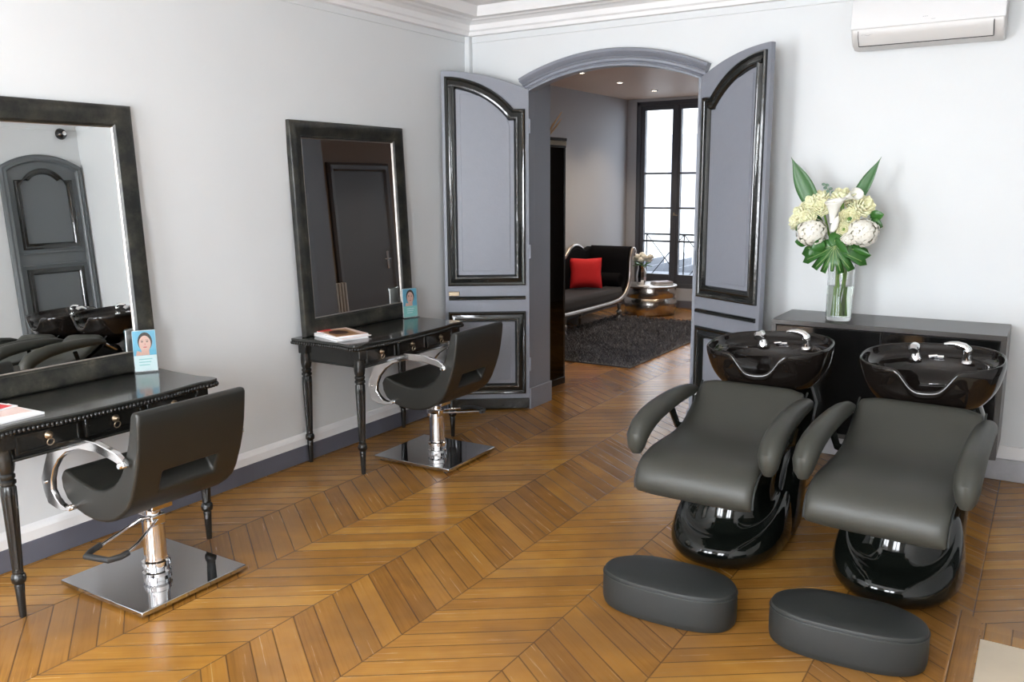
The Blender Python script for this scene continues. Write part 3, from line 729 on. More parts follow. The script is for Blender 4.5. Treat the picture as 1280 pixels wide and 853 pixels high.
# ------------------------------------------------------------------ wash units
def superell(rx, ry, a, p=2.3):
    c, s = math.cos(a), math.sin(a)
    return rx*abs(c)**(2/p)*(1 if c >= 0 else -1), ry*abs(s)**(2/p)*(1 if s >= 0 else -1)
def wash_unit(label, loc, rz, srot, sdx, pdx):
    """local origin on the floor under the basin centre line; seat towards -y"""
    root = thing('wash_chair', label, 'chair', loc, rz, 'shampoo wash chairs')
    SEG = 48
    # pedestal: flared plinth with a lip, narrow waist in front, tall body behind
    def ringe(cx, cy_, rx, ry, z, p=2.3): return [Vector((cx+superell(rx, ry, 2*PI*i/SEG, p)[0], cy_+superell(rx, ry, 2*PI*i/SEG, p)[1], z)) for i in range(SEG)]
    b = MB()
    px = pdx
    def tr(cx, cy_, rx, ry, z, tilt=0):
        return [Vector((v.x, v.y, v.z+tilt*(v.y-(cy_-ry)))) for v in ringe(cx, cy_, rx, ry, z)]
    b.rings([tr(px, -.17, .20, .31, 0), tr(px, -.17, .235, .345, .018), tr(px, -.17, .256, .365, .05), tr(px, -.168, .258, .366, .08, .06), tr(px, -.162, .250, .358, .105, .16), tr(px, -.155, .238, .346, .122, .24), tr(px, -.148, .224, .332, .132, .28),
             tr(px, -.144, .210, .316, .135, .30), tr(px, -.138, .199, .300, .139, .31), tr(px, -.130, .190, .284, .155, .30), tr(px, -.12, .182, .268, .20, .24), tr(px+.01, -.105, .174, .258, .28, .15), tr(px+.02, -.08, .174, .252, .40, .05), tr(-.04, -.05, .19, .25, .53)])
    b.build('pedestal', SHELLB, root, smooth=True)
    b = MB()
    b.rings([ringe(-.06, -.02, .20, .17, 0), ringe(-.06, -.02, .235, .20, .02), ringe(-.06, -.015, .248, .212, .06), ringe(-.055, -.01, .25, .215, .12), ringe(-.05, .0, .245, .205, .22), ringe(-.035, .02, .236, .19, .36), ringe(-.02, .03, .234, .175, .48), ringe(-.01, .05, .236, .165, .58), ringe(0, .07, .232, .16, .66), ringe(0, .09, .20, .15, .74)])
    b.build('rear_body', SHELLB, root, smooth=True)
    # seat cushion: side profile (y, z) top, thick slab extruded in x
    top = [(-.940, .425), (-.972, .450), (-.978, .485), (-.972, .525), (-.945, .560), (-.900, .585), (-.83, .600), (-.74, .604), (-.65, .603), (-.57, .606), (-.50, .616), (-.44, .636), (-.37, .674), (-.31, .712), (-.255, .756), (-.222, .782)]
    bot = [(-.925, .425), (-.928, .450), (-.925, .475), (-.905, .505), (-.875, .528), (-.84, .542), (-.79, .550), (-.72, .552), (-.65, .550), (-.57, .553), (-.49, .563), (-.42, .582), (-.345, .622), (-.28, .664), (-.225, .706), (-.195, .732)]
    V = []; c = MB(); nx = 9
    for (ty, tz), (by, bz) in zip(top, bot):
        row = []
        pass
    def slab(hwf, name, mat_, mid=False):
        q = MB(); rs = []
        for k, ((ty, tz), (by, bz)) in enumerate(zip(top, bot)):
            f = k/(len(top)-1); hw = hwf*(1+.0*f)
            nrm = Vector((ty-by, tz-bz)); cr = .012
            rs.append([Vector((-hw, by, bz)), Vector((-hw, ty-nrm.x*.25, tz-nrm.y*.25)), Vector((-hw+.015, ty, tz)), Vector((-hw*.5, ty, tz)), Vector((0, ty, tz)), Vector((hw*.5, ty, tz)), Vector((hw-.015, ty, tz)), Vector((hw, ty-nrm.x*.25, tz-nrm.y*.25)), Vector((hw, by, bz)), Vector((0, by, bz))])
        q.rings(rs); return q.build(name, mat_, root, smooth=True, subsurf=1)
    seat = slab(.245, 'seat_cushion', LEATHW)
    # piping along sides
    for s in (-1, 1):
        MB().tube([(s*.245, y-(y-yb)*.5, z_-(z_-zb)*.5) for (y, z_), (yb, zb) in zip(top[1:], bot[1:])], .0045, 8).build('side_piping', LEATHS, seat, smooth=True)
    MB().prism([(-.88, .505), (-.84, .532), (-.72, .545), (-.57, .545), (-.45, .565), (-.30, .635), (-.20, .70), (-.10, .68), (-.10, .55), (-.25, .50), (-.6, .49)], YZX, -.20, .20).build('seat_pan', SHELLB, root, bevel=.01)
    # padded arms
    pa = [(-.872, .600), (-.870, .640), (-.835, .674), (-.770, .700), (-.70, .716), (-.60, .728), (-.50, .735), (-.40, .736), (-.31, .730), (-.24, .720)]
    rr = [(.042, .035), (.052, .044), (.054, .046), (.050, .046), (.046, .045), (.042, .044), (.038, .042), (.034, .040), (.028, .032), (.014, .016)]
    for s in (-1, 1):
        rs = []
        for k, ((y, z_), (rh, rw)) in enumerate(zip(pa, rr)):
            p0 = Vector(pa[max(0, k-1)]); p1 = Vector(pa[min(len(pa)-1, k+1)]); t = (p1-p0).normalized(); nn = Vector((-t.y, t.x))
            f = k/(len(pa)-1); cx = s*(.278-.012*f)
            rs.append([Vector((cx+rw*math.cos(2*PI*j/16)*1.0, y+nn.x*rh*math.sin(2*PI*j/16), z_+nn.y*rh*math.sin(2*PI*j/16))) for j in range(16)])
        e0 = [Vector((s*.278+(v.x-s*.278)*.55, -.870+(v.y+.872)*.55, .572+(v.z-.600)*.4)) for v in rs[0]]
        arm = MB().rings([e0]+rs).build('arm_pad', LEATHW, root, smooth=True)
        MB().tube([(s*.265, -.24, .70), (s*.25, -.20, .68), (s*.21, -.12, .64)], .011, 8).build('arm_hinge', CHROME, arm, smooth=True)
        MB().tube([(s*.28, -.50, .68), (s*.262, -.47, .60), (s*.19, -.42, .56)], .016, 8).build('arm_bracket', SHELLB, arm, smooth=True)
    # basin
    def rimz(a):            # a: -pi/2 = front
        d = abs((a+PI/2+PI) % (2*PI)-PI)
        base = .932+.018*math.sin(a)
        w = 1 if d < .06 else (0 if d > .37 else .5+.5*math.cos(PI*(d-.06)/.31))
        return base, w
    bs = MB(); N = 96; rs = []
    rx, ry = .291, .252
    # (scale, z mode): z = rim*(f) blend ; sequence from outer bottom centre to inner bottom centre
    def ring(sc, zf, off=0.0, notch=1.0, cy_=0.0, flat=None):
        out = []
        for i in range(N):
            a = 2*PI*i/N; x, y = superell(rx*sc, ry*sc, a, 2.5); rz_, w = rimz(a)
            zz = zf(rz_, w)
            out.append(Vector((x, y+cy_-w*off, zz)))
        return out
    nd = .090
    rs.append(ring(.25, lambda r, w: .690)); rs.append(ring(.48, lambda r, w: .698)); rs.append(ring(.68, lambda r, w: .725)); rs.append(ring(.84, lambda r, w: .775)); rs.append(ring(.925, lambda r, w: .822-.02*w))
    rs.append(ring(.965, lambda r, w: min(.865, r-nd*w-.03))); rs.append(ring(.99, lambda r, w: r-.035-(nd-.02)*w)); rs.append(ring(1.0, lambda r, w: r-.012-nd*w))
    rs.append(ring(.992, lambda r, w: r-.002-nd*w)); rs.append(ring(.975, lambda r, w: r+.003-nd*w)); rs.append(ring(.955, lambda r, w: r-.001-nd*w)); rs.append(ring(.94, lambda r, w: r-.014-nd*w))
    rs.append(ring(.925, lambda r, w: r-.035-(nd-.01)*w, cy_=-.004)); 
    rs.append(ring(.87, lambda r, w: r-.046-(nd-.015)*w, cy_=-.012)); rs.append(ring(.83, lambda r, w: r-.052-(nd-.02)*w, cy_=-.02))
    rs.append(ring(.80, lambda r, w: min(r-.075, .835-.01*w), cy_=-.026)); rs.append(ring(.72, lambda r, w: .815, cy_=-.03)); rs.append(ring(.55, lambda r, w: .782, cy_=-.03)); rs.append(ring(.25, lambda r, w: .768, cy_=-.03)); rs.append(ring(.05, lambda r, w: .764, cy_=-.03))
    bs.rings(rs)
    basin = bs.build('basin', CERAM, root, smooth=True, subsurf=1)
    MB().lathe([(.026, .764), (.026, .772), (.018, .774), (0, .775)], (0, -.03, 0), 20).build('drain', CHROME, basin, smooth=True)
    # neck of the basin
    MB().lathe([(.10, .66), (.12, .69), (.14, .715)], (0, .06, 0), 24).build('basin_neck', SHELLB, root, smooth=True)
    # tap with curved lever, hand shower
    tp = MB(); tp.lathe([(.028, .88), (.026, .888), (.021, .893), (.019, .925), (.021, .932), (.018, .942), (0, .946)], (.135, .165, 0), 20)
    tap = tp.build('tap', CHROME, root, smooth=True)
    hp_ = [(.137, .165, .925), (.134, .165, .942), (.12, .165, .955), (.095, .168, .962), (.065, .172, .963), (.04, .176, .960)]
    MB().tube(hp_, [.019, .018, .016, .014, .011, .006], 12).build('tap_lever', CHROME, tap, smooth=True)
    hs = MB(); hs.lathe([(.026, .885), (.024, .905), (.020, .912), (.018, .93)], (-.075, .165, 0), 18)
    hs.tube([(-.075, .168, .915), (-.075, .160, .935), (-.077, .135, .948), (-.08, .105, .944), (-.08, .095, .936)], [.017, .020, .023, .025, .020], 16)
    hs.build('hand_shower', CHROME, root, smooth=True)
    ho = MB().tube([(-.0+.02*math.sin(i*.7), .175+.006*math.cos(i*1.1), .900+.010*math.sin(i*.5)) for i in range(2)]+[(-.02+.02*i, .18, .900) for i in range(4)], .007, 8)
    ho.build('hose', CHROME, root, smooth=True)
    piv = Vector((0, -.6, 0))
    for ch in root.children:
        nm = ch.name.split('.')[0]
        if nm in ('seat_cushion', 'arm_pad', 'seat_pan'):
            ch.rotation_euler.z = R(srot); ch.location = piv-Matrix.Rotation(R(srot), 3, 'Z') @ piv+Vector((sdx, 0, 0))
        elif nm == 'pedestal': ch.location = (.008, -.095, 0)
        elif nm in ('basin', 'basin_neck', 'tap', 'hand_shower', 'hose'): ch.rotation_euler = (0, R(-2.5), R(1)); ch.location = (math.sin(R(2.5))*.9, 0, 0)
    return root
wash_unit('black shampoo chair with ceramic basin on the left, nearer the doorway', (-1.108, 4.075, 0), R(.5), -1.5, -.022, -.075)
wash_unit('black shampoo chair with ceramic basin on the right, under the air conditioner', (-.408, 4.090, 0), R(1.5), -5, -.045, -.055)

# footstools
def stool(label, loc, rz):
    root = thing('footstool', label, 'footstool', loc, rz, 'low charcoal footstools')
    pts = []
    N = 56
    for i in range(N):
        a = 2*PI*i/N; c, s = math.cos(a), math.sin(a)
        x = .272*abs(c)**(2/2.35)*(1 if c > 0 else -1)
        y = .158*abs(s)**(2/2.2)*(1 if s > 0 else -1)
        if s > 0: y *= (.90-.10*math.exp(-(x/.12)**2))
        y -= .10*(x/.27)**2*.25
        pts.append((x, y))
    mb = MB()
    rings = lambda sc, z_: [Vector((a*sc, b*sc, z_)) for a, b in pts]
    mb.rings([rings(.965, .004), rings(.985, .010), rings(1.0, .03), rings(1.004, .07), rings(1.0, .118), rings(.992, .130)])
    mb.build('side_band', LEATHS, root, smooth=True)
    mb = MB(); mb.rings([rings(.985, .128), rings(.99, .138), rings(.975, .146), rings(.93, .1505), rings(.6, .154), rings(.2, .155)])
    mb.build('top_pad', LEATHS, root, smooth=True)
    MB().tube([(a*.996, b*.996, .131) for a, b in pts], .0032, 6, closed=True).build('piping', LEATHS, root, smooth=True)
    q = MB(); q.rings([rings(.93, 0), rings(.93, .006)]); q.build('base', RUBBER, root)
    return root
stool('low charcoal kidney footstool in front of the left shampoo chair', (-1.178, 3.050, 0), R(1))
stool('low charcoal kidney footstool in front of the right shampoo chair, nearest the hearth', (-.515, 3.108, 0), R(3))

# ------------------------------------------------------------------ wall cabinet
cab = thing('wall_cabinet', 'long low gloss black cabinet behind the shampoo chairs', 'cabinet', (-.76, 5.24, 0))
MB().box(-.602, .602, -.22, .235, .872, .90).build('cabinet_top', CABTOP, cab, bevel=.002)
q = MB(); q.box(-.602, -.575, -.22, .235, .235, .872); q.box(.575, .602, -.22, .235, .235, .872); q.box(-.575, .575, -.22, .235, .235, .26); q.box(-.575, .575, .215, .235, .26, .872)
q.build('carcass', CABTOP, cab, bevel=.002)
for a, b in ((-.573, -.002), (.002, .573)): MB().box(a, b, -.219, -.20, .262, .868).build('door', LACQ, cab, bevel=.002)

# ------------------------------------------------------------------ air conditioner
ac = thing('air_conditioner', 'white split air conditioner high on the end wall', 'air conditioner', (-.69, BY, 2.43))
prof = [(-.0, .0), (-.10, -.008), (-.165, .01), (-.205, .055), (-.212, .085), (-.212, .10), (-.20, .22), (-.18, .262), (-.14, .275), (0, .275)]
MB().prism(prof, lambda a, b, d: Vector((d, a, b)), -.375, .375).build('casing', PLASTICG, ac, bevel=.01, bseg=3)
fp = [(-.214, .088), (-.222, .092), (-.211, .225), (-.19, .268), (-.15, .284), (-.06, .286), (-.06, .276), (-.14, .274), (-.18, .26), (-.20, .22)]
MB().prism(fp, lambda a, b, d: Vector((d, a, b)), -.378, .378).build('front_panel', PLASTIC, ac, bevel=.004)
fl_ = [(-.169, .008), (-.174, .006), (-.214, .052), (-.218, .078), (-.212, .078), (-.207, .054)]
MB().prism(fl_, lambda a, b, d: Vector((d, a, b)), -.335, .325).build('louvre_flap', PLASTICG, ac, bevel=.001)
q = MB(); q.prism([(-.166, .004), (-.172, .002), (-.174, .006), (-.168, .008)], lambda a, b, d: Vector((d, a, b)), -.335, .325)
for x in (-.338, .326): q.prism([(-.168, .006), (-.175, .003), (-.2155, .052), (-.2195, .08), (-.212, .08)], lambda a, b, d: Vector((d, a, b)), x, x+.003)
q.build('flap_gap', DARKIN, ac)
MB().box(.03, .05, -.2205, -.2175, .098, .112).build('indicator', SMALLGREY, ac)
MB().box(-.04, -.018, -.2235, -.2195, .100, .112).build('display_window', PLASTIC, ac)
q = MB()
for k in range(3): q.box(-.012+k*.009, -.006+k*.009, -.2200, -.2175, .126, .1285)
q.build('maker_mark', SMALLGREY, ac)
q = MB(); q.tube([(-.32+.012*i, -.2145-.0, .058+.0035*math.sin(i*1.7)) for i in range(6)], .0012, 5); q.build('small_mark', SMALLGREY, ac)

# ------------------------------------------------------------------ bouquet
VX, VY, VZ = -1.02, 5.175, .9005
vs = thing('glass_vase', 'tall clear glass cylinder vase on the black cabinet', 'vase', (VX, VY, VZ))
MB().lathe([(.02, .0), (.068, 0), (.072, .006), (.0735, .30), (.074, .318), (.071, .318), (.0695, .30), (.067, .022), (.02, .018), (0, .018)], seg=40).build('glass', GLASS, vs, smooth=True)
MB().lathe([(0, .0185), (.0665, .0225), (.0688, .20), (0, .20)], seg=40).build('water', WATER, vs, smooth=True)
V0 = Vector((VX, VY, VZ))
def stem_to(p, root, r=.0045, a=None):
    """stem from the flower head down through the vase mouth, in root-local space (root at p)"""
    p = Vector(p); a = random.uniform(0, 2*PI) if a is None else a
    mouth = V0+Vector((.028*math.cos(a), .022*math.sin(a), .30)); foot = V0+Vector((.030*math.cos(a+1.2), .030*math.sin(a+1.2), .03))
    pts = [p, p.lerp(mouth, .5)+Vector((0, 0, .012)), mouth, foot]
    MB().tube([q-p for q in pts], r, 6).build('stem', STEMM, root, smooth=True)
def petal_mesh(mb, c, rot, r, l, cup, mi=0, n=5):
    """a cupped petal: base at c, growing along rot*+z, width r, length l"""
    rows = []
    for i in range(n+1):
        t = i/n; wv = r*math.sin(PI*min(.97, .12+t*.80))*(1 if t < .8 else .9); row = []
        for j in range(5):
            s = (j/4-.5)*2
            p = Vector((s*wv, cup*(1-(s*s))*-.35*r-cup*math.sin(t*PI*.5)*r*.6+(.35*r*max(0, t-.7)), t*l))
            row.append(mb.bm.verts.new(rot @ p+Vector(c)))
        rows.append(row)
    for a, b in zip(rows, rows[1:]):
        for j in range(4): mb.face([a[j], a[j+1], b[j+1], b[j]], mi)
def rose(label, p, r, look):
    root = thing('rose', label, 'flower', p, group='cream roses in the glass vase')
    look = Vector(look).normalized(); base = look.to_track_quat('Z', 'Y').to_matrix()
    mb = MB()
    for ring_, (n, tilt, ln, wd) in enumerate(((3, 8, 1.0, .34), (4, 18, 1.05, .46), (5, 30, 1.08, .56), (6, 46, 1.05, .60), (7, 64, .98, .60))):
        for k in range(n):
            a = 2*PI*k/n+ring_*.7
            rot = base @ Matrix.Rotation(a, 3, 'Z') @ Matrix.Rotation(R(tilt), 3, 'X').to_3x3()
            petal_mesh(mb, -look*r*.35, rot, r*wd*1.15, r*ln*1.05, 1.0)
    o = mb.build('bloom', ROSEM, root, smooth=True)
    so = o.modifiers.new('thick', 'SOLIDIFY'); so.thickness = .0015
    MB().lathe([(.002, -.012), (.008, -.008), (.010, .002), (.006, .006)], tuple(-look*r*.4), 10).build('calyx', STEMM, root, smooth=True)
    stem_to(p, root)
P0 = 5.12
roses = [((-1.255, 5.10, 1.505), .052, (-1, -.9, .3)), ((-1.205, 5.13, 1.570), .050, (-.6, -.8, .7)), ((-1.128, 5.08, 1.548), .046, (-.2, -1, .6)), ((-1.198, 5.05, 1.484), .048, (-.6, -1, .2)),
         ((-1.160, 5.17, 1.608), .045, (-.3, -.5, 1)), ((-1.035, 5.13, 1.612), .055, (0, -.6, 1)), ((-.975, 5.06, 1.488), .055, (.2, -1, .2)), ((-.905, 5.10, 1.558), .056, (.7, -.8, .5)),
         ((-.965, 5.15, 1.565), .045, (.3, -.6, .8)), ((-.995, 5.04, 1.430), .038, (.1, -1, .1)), ((-1.29, 5.12, 1.46), .040, (-1, -.5, 0))]
names = ['cream rose on the far left of the bouquet', 'cream rose at upper left of the bouquet, below the left strap leaf', 'round cream rose left of the white arum', 'cream rose just above the left hydrangea', 'cream rose at top left, behind the others',
         'large cream rose at the top centre of the bouquet', 'open cream rose in the middle, left of the right hydrangea', 'large cream rose at upper right of the bouquet', 'cream rose between the top centre and upper right ones', 'small greenish cream rose low in the centre', 'small cream rose at the left edge, lowest of the left group']
for nme, (p, r, lk) in zip(names, roses): rose(nme, p, r, lk)
def hydrangea(label, p, r):
    root = thing('hydrangea', label, 'flower', p, group='white hydrangeas in the glass vase')
    mb = MB(); n = 120
    for i in range(n):
        z_ = 1-2*(i+.5)/n; a = i*2.39996; rr = math.sqrt(1-z_*z_); d = Vector((rr*math.cos(a), rr*math.sin(a), z_*.9))
        if d.y > .75: continue
        c = d*r*random.uniform(.88, 1.08); q = d.to_track_quat('Z', 'Y').to_matrix() @ Matrix.Rotation(random.uniform(0, PI), 3, 'Z')
        for k in range(4):
            rot = q @ Matrix.Rotation(k*PI/2, 3, 'Z'); w = r*.17
            pts = [(0, 0, 0), (w*.5, w*.25, .002), (w*.62, w*.8, .001), (0, w*1.15, -.002), (-w*.62, w*.8, .001), (-w*.5, w*.25, .002)]
            mb.face([mb.bm.verts.new(rot @ Vector(t)+c) for t in pts])
    mb.build('florets', HYDM, root, smooth=True)
    MB().ball((0, 0, 0), r*.80, 18, (1, 1, .9)).build('core', HYDC, root, smooth=True)
    stem_to(p, root, .005)
hydrangea('big white hydrangea on the left of the bouquet', (-1.163, 5.03, 1.408), .082)
hydrangea('big white hydrangea on the right of the bouquet', (-.893, 5.04, 1.412), .084)
hydrangea('small white hydrangea tuft beside the right big one', (-.965, 5.02, 1.375), .038)
def calla(label, p, top, r, g):
    root = thing('arum_lily', label, 'flower', p, group='white arum lilies in the glass vase')
    t = (Vector(top)-Vector(p)); L = t.length; q = t.to_track_quat('Z', 'Y').to_matrix(); mb = MB(); rs = []
    for i in range(9):
        f = i/8; rr = r*(.22+.78*f**1.6); ring_ = []
        for j in range(20):
            a = 2*PI*j/20; lip = 1+.25*max(0, math.cos(a))*f**3
            ring_.append(q @ Vector((rr*math.cos(a)*lip, rr*math.sin(a), L*f*(1-.20*(math.cos(a-PI)+1)/2*f*f))))
        rs.append(ring_)
    mb.rings(rs, cap0=True, cap1=False); o = mb.build('spathe', LILYM, root, smooth=True)
    o.modifiers.new('thick', 'SOLIDIFY').thickness = .002
    MB().tube([q @ Vector((0, 0, L*.3)), q @ Vector((0, 0, L*.85))], [.006, .004], 8).build('spadix', ROSEM, root, smooth=True)
    stem_to(p, root, .006)
calla('upright white arum lily in the middle of the bouquet', (-1.055, 5.02, 1.465), (-1.045, 5.00, 1.600), .050, 0)
calla('white arum lily lying to the upper right of the bouquet', (-1.02, 5.09, 1.590), (-.93, 5.04, 1.628), .034, 0)
bd = thing('lily_bud', 'closed greenish white bud hanging in the centre of the bouquet', 'flower', (-1.035, 5.0, 1.455))
MB().lathe([(.0, -.045), (.012, -.04), (.019, -.015), (.018, .01), (.011, .035), (0, .05)], seg=14, axis=Matrix.Rotation(R(18), 3, 'Y')).build('bud', LILYM, bd, smooth=True)
stem_to((-1.035, 5.0, 1.455), bd, .004)
def strap_leaf(label, base, tip, w, face):
    root = thing('strap_leaf', label, 'leaf', base, group='pointed strap leaves in the bouquet')
    B = Vector(base); T_ = Vector(tip)-B; L = T_.length; z_ = T_.normalized(); x_ = z_.cross(Vector(face)).normalized(); y_ = z_.cross(x_)
    mb = MB(); rows = []; n = 14
    for i in range(n+1):
        t = i/n; ww = w*(math.sin(PI*min(1, t*.72+.28))**.9)*(1-t**5)+.0005; bend = -.10*L*math.sin(t*PI*.6)
        rows.append([mb.bm.verts.new(x_*s*ww+z_*L*t+y_*(bend*.25+abs(s)*ww*.30)) for s in (-1, -.5, 0, .5, 1)])
    for a, b in zip(rows, rows[1:]):
        for j in range(4): mb.face([a[j], a[j+1], b[j+1], b[j]])
    o = mb.build('blade', LEAFG, root, smooth=True); o.modifiers.new('thick', 'SOLIDIFY').thickness = .0015
    for s in (1, -1): pass
    MB().tube([z_*L*t+y_*(-.10*L*math.sin(t*PI*.6)*.25)-y_*.002 for t in (.0, .2, .4, .6, .8, .96)], [.003, .003, .0025, .002, .0015, .001], 6).build('midrib', LEAFV, root, smooth=True)
    stem_to(base, root, .003)
strap_leaf('pointed green strap leaf rising to the left', (-1.195, 5.17, 1.56), (-1.325, 5.12, 1.832), .052, (0, 1, 0))
strap_leaf('pointed green strap leaf rising to the right', (-.970, 5.17, 1.57), (-.840, 5.12, 1.822), .036, (.25, 1, 0))
def monstera():
    base = Vector((-1.035, 5.06, 1.315)); root = thing('monstera_leaf', 'big split monstera leaf draped over the vase mouth', 'leaf', base)
    # outline in local (a across, b down), folded like a saddle; lobes cut between
    half = []
    lobes = [(.02, .055), (.10, .045), (.150, .030), (.165, .0), (.145, -.02), (.155, -.045), (.125, -.060), (.075, -.035), (.105, -.078), (.075, -.100), (.040, -.050), (.058, -.105), (.030, -.118), (.012, -.060), (.008, -.105), (0, -.108)]
    mb = MB()
    def put(a, b):
        a *= 1.12; b *= 1.12
        return Vector((a, -.035-.25*abs(b)*(1 if b < 0 else -.2)+.9*a*a*1.2, b*1.0-1.6*a*a*.6))
    c0 = [mb.bm.verts.new(put(0, .05-i*.02)) for i in range(8)]
    for s in (-1, 1):
        outl = [mb.bm.verts.new(put(s*a, b)) for a, b in lobes]
        innr = [mb.bm.verts.new(put(s*a*.4, b*.45)) for a, b in lobes]
        ctr = mb.bm.verts.new(put(0, 0))
        for i in range(len(lobes)-1):
            mb.face([outl[i], outl[i+1], innr[i+1], innr[i]]); mb.face([innr[i], innr[i+1], ctr])
    for v in c0: mb.bm.verts.remove(v)
    o = mb.build('blade', LEAFM, root, smooth=True); o.modifiers.new('thick', 'SOLIDIFY').thickness = .0015
    q = MB()
    for s in (-1, 1):
        for (a, b) in ((.13, .02), (.13, -.035), (.08, -.08), (.04, -.10)): q.tube([put(0, .02)+Vector((0, -.003, 0)), put(s*a*.5, b*.5)+Vector((0, -.003, 0)), put(s*a, b)+Vector((0, -.003, 0))], .0012, 5)
    q.tube([put(0, .05)+Vector((0, -.003, 0)), put(0, -.10)+Vector((0, -.003, 0))], .0018, 5)
    q.build('veins', LEAFV, root)
    stem_to(base, root, .005)
monstera()
def oval_leaf(label, p, d, L, w, m=LEAFM, grp='rounded green leaves among the flowers'):
    root = thing('foliage_leaf', label, 'leaf', p, group=grp)
    z_ = Vector(d).normalized(); x_ = z_.cross(Vector((0, 1, .2))).normalized(); y_ = z_.cross(x_); mb = MB(); rows = []
    for i in range(8):
        t = i/7; ww = w*math.sin(PI*min(.995, .06+.94*t))**.8+.0004
        rows.append([mb.bm.verts.new(x_*s*ww+z_*L*t+y_*(abs(s)*ww*.3)) for s in (-1, 0, 1)])
    for a, b in zip(rows, rows[1:]):
        for j in range(2): mb.face([a[j], a[j+1], b[j+1], b[j]])
    o = mb.build('blade', m, root, smooth=True); o.modifiers.new('thick', 'SOLIDIFY').thickness = .0012
    MB().tube([-(Vector(p)-(V0+Vector((0, 0, .36))))*.85, Vector((0, 0, -.01)), z_*L*.9+y_*-.001], .0015, 5).build('stem', STEMM, root)
for lb, p, d, L, w in (('dark round leaf at the right edge of the bouquet, upper one', (-.875, 5.12, 1.50), (1, -.2, .15), .075, .032), ('dark round leaf at the right edge of the bouquet, lower one', (-.87, 5.12, 1.475), (1, -.2, -.5), .075, .030),
        ('dark leaf poking out at lower left of the bouquet', (-1.19, 5.08, 1.355), (-1, -.3, -.05), .075, .030), ('broad leaf under the left hydrangea', (-1.085, 5.02, 1.355), (-.8, -.4, -.5), .085, .034),
        ('leaf at the left edge between rose and hydrangea', (-1.21, 5.10, 1.45), (-1, -.2, -.6), .07, .024), ('slim leaf in the centre below the bud', (-1.03, 5.02, 1.38), (.7, -.4, -.7), .13, .020),
        ('slim leaf pointing right below the right hydrangea', (-.95, 5.04, 1.33), (1, -.2, -.35), .12, .016), ('dark leaf behind the left roses', (-1.16, 5.13, 1.50), (-.2, -.5, -.9), .09, .035),
        ('dark leaf behind the centre rose', (-1.0, 5.10, 1.53), (.2, -.4, -.8), .09, .035), ('leaf between the two large hydrangeas', (-1.02, 5.05, 1.42), (-.3, -.4, -.9), .10, .035), ('leaf below the small hydrangea tuft', (-.98, 5.05, 1.37), (.1, -.4, -.9), .09, .035),
        ('leaf left of the monstera leaf', (-1.11, 5.06, 1.34), (-.7, -.3, -.7), .10, .03)):
    oval_leaf(lb, p, d, L, w)
eu = thing('eucalyptus_sprig', 'grey-green sprig standing up at the top of the bouquet', 'leaf', (-1.10, 5.17, 1.62))
MB().tube([(0, 0, -.05), (-.01, 0, .0), (-.035, 0, .055)], .0015, 5).build('stem', STEMM, eu)
q = MB()
for k, (a, b) in enumerate(((-.045, .055), (-.025, .05), (-.035, .035), (-.005, .03), (-.02, .015), (.008, .01), (-.028, .0))): q.ball((a, .0, b), .011, 8, (1, .25, .8))
q.build('leaves', EUCM, eu, smooth=True)

# ------------------------------------------------------------------ far room: smoked cabinet, reeds
gc = thing('display_cabinet', 'tall narrow smoked-glass cabinet with a gold top trim just past the doorway', 'cabinet', (-3.645, 6.17, 0), R(-4))
q = MB(); q.box(-.17, .17, -.19, .19, 0, .06); q.build('plinth', BLACKF, gc, bevel=.003)
MB().box(-.17, .17, -.19, .19, 1.98, 2.0).build('cabinet_top', BLACKF, gc, bevel=.003)
q = MB(); q.box(-.172, .172, -.192, .192, 2.0, 2.035); q.build('gold_trim', BRASS, gc, bevel=.003)
MB().box(-.175, .175, -.195, .195, 2.035, 2.06).build('cornice', BLACKF, gc, bevel=.004)
for a in (-1, 1):
    for b in (-1, 1): MB().box(a*.155-.012, a*.155+.012, b*.175-.012, b*.175+.012, .06, 1.98).build('post', BLACKF, gc)
for a in (-1, 1): MB().box(a*.163-.003, a*.163+.003, -.165, .165, .06, 1.98).build('side_pane', SMOKE, gc)
for b in (-1, 1): MB().box(-.145, .145, b*.183-.003, b*.183+.003, .06, 1.98).build('side_pane', SMOKE, gc)
rdb = thing('dry_reed', 'tan dry reed standing on the tall smoked cabinet', 'reed', (-3.54, 6.17, 2.06))
q = MB(); q.tube([(0, 0, 0), (.035, .02, .09), (.10, .06, .20)], [.008, .010, .003], 7); q.build('stalk', STRAW, rdb, smooth=True)
MB().tube([(0, 0, 0), (.05, .06, .09), (.075, .10, .15)], [.006, .008, .002], 7).build('stalk', STRAW, rdb, smooth=True)

# ------------------------------------------------------------------ chaise
so = thing('chaise', 'black velvet chaise with silver scrolled frame in the far room', 'sofa', (-4.82, 8.95, .013))
X1 = .30; XB = -.29
rail = [(-1.02, .62), (-1.06, .66), (-1.10, .63), (-1.08, .55), (-1.04, .45), (-.98, .35), (-.88, .275), (-.74, .245), (-.3, .235), (.2, .235), (.62, .245), (.80, .275), (.93, .34), (1.01, .45), (1.035, .58), (1.04, .72), (1.07, .82), (1.115, .862), (1.15, .845), (1.145, .80), (1.115, .795)]
def dense(p, n=3):
    out = []
    for i in range(len(p)-1):
        a, b = Vector(p[i]), Vector(p[i+1]); p_, nx_ = Vector(p[max(0, i-1)]), Vector(p[min(len(p)-1, i+2)])
        for k in range(n):
            t = k/n; out.append(tuple(.5*((2*a)+(b-p_)*t+(2*p_-5*a+4*b-nx_)*t*t+(3*a-p_-3*b+nx_)*t**3)))
    return out+[p[-1]]
rp = dense(rail, 3)
MB().tube([(X1, y, z_) for y, z_ in rp], .030, 10).build('front_rail', SILVERF, so, smooth=True)
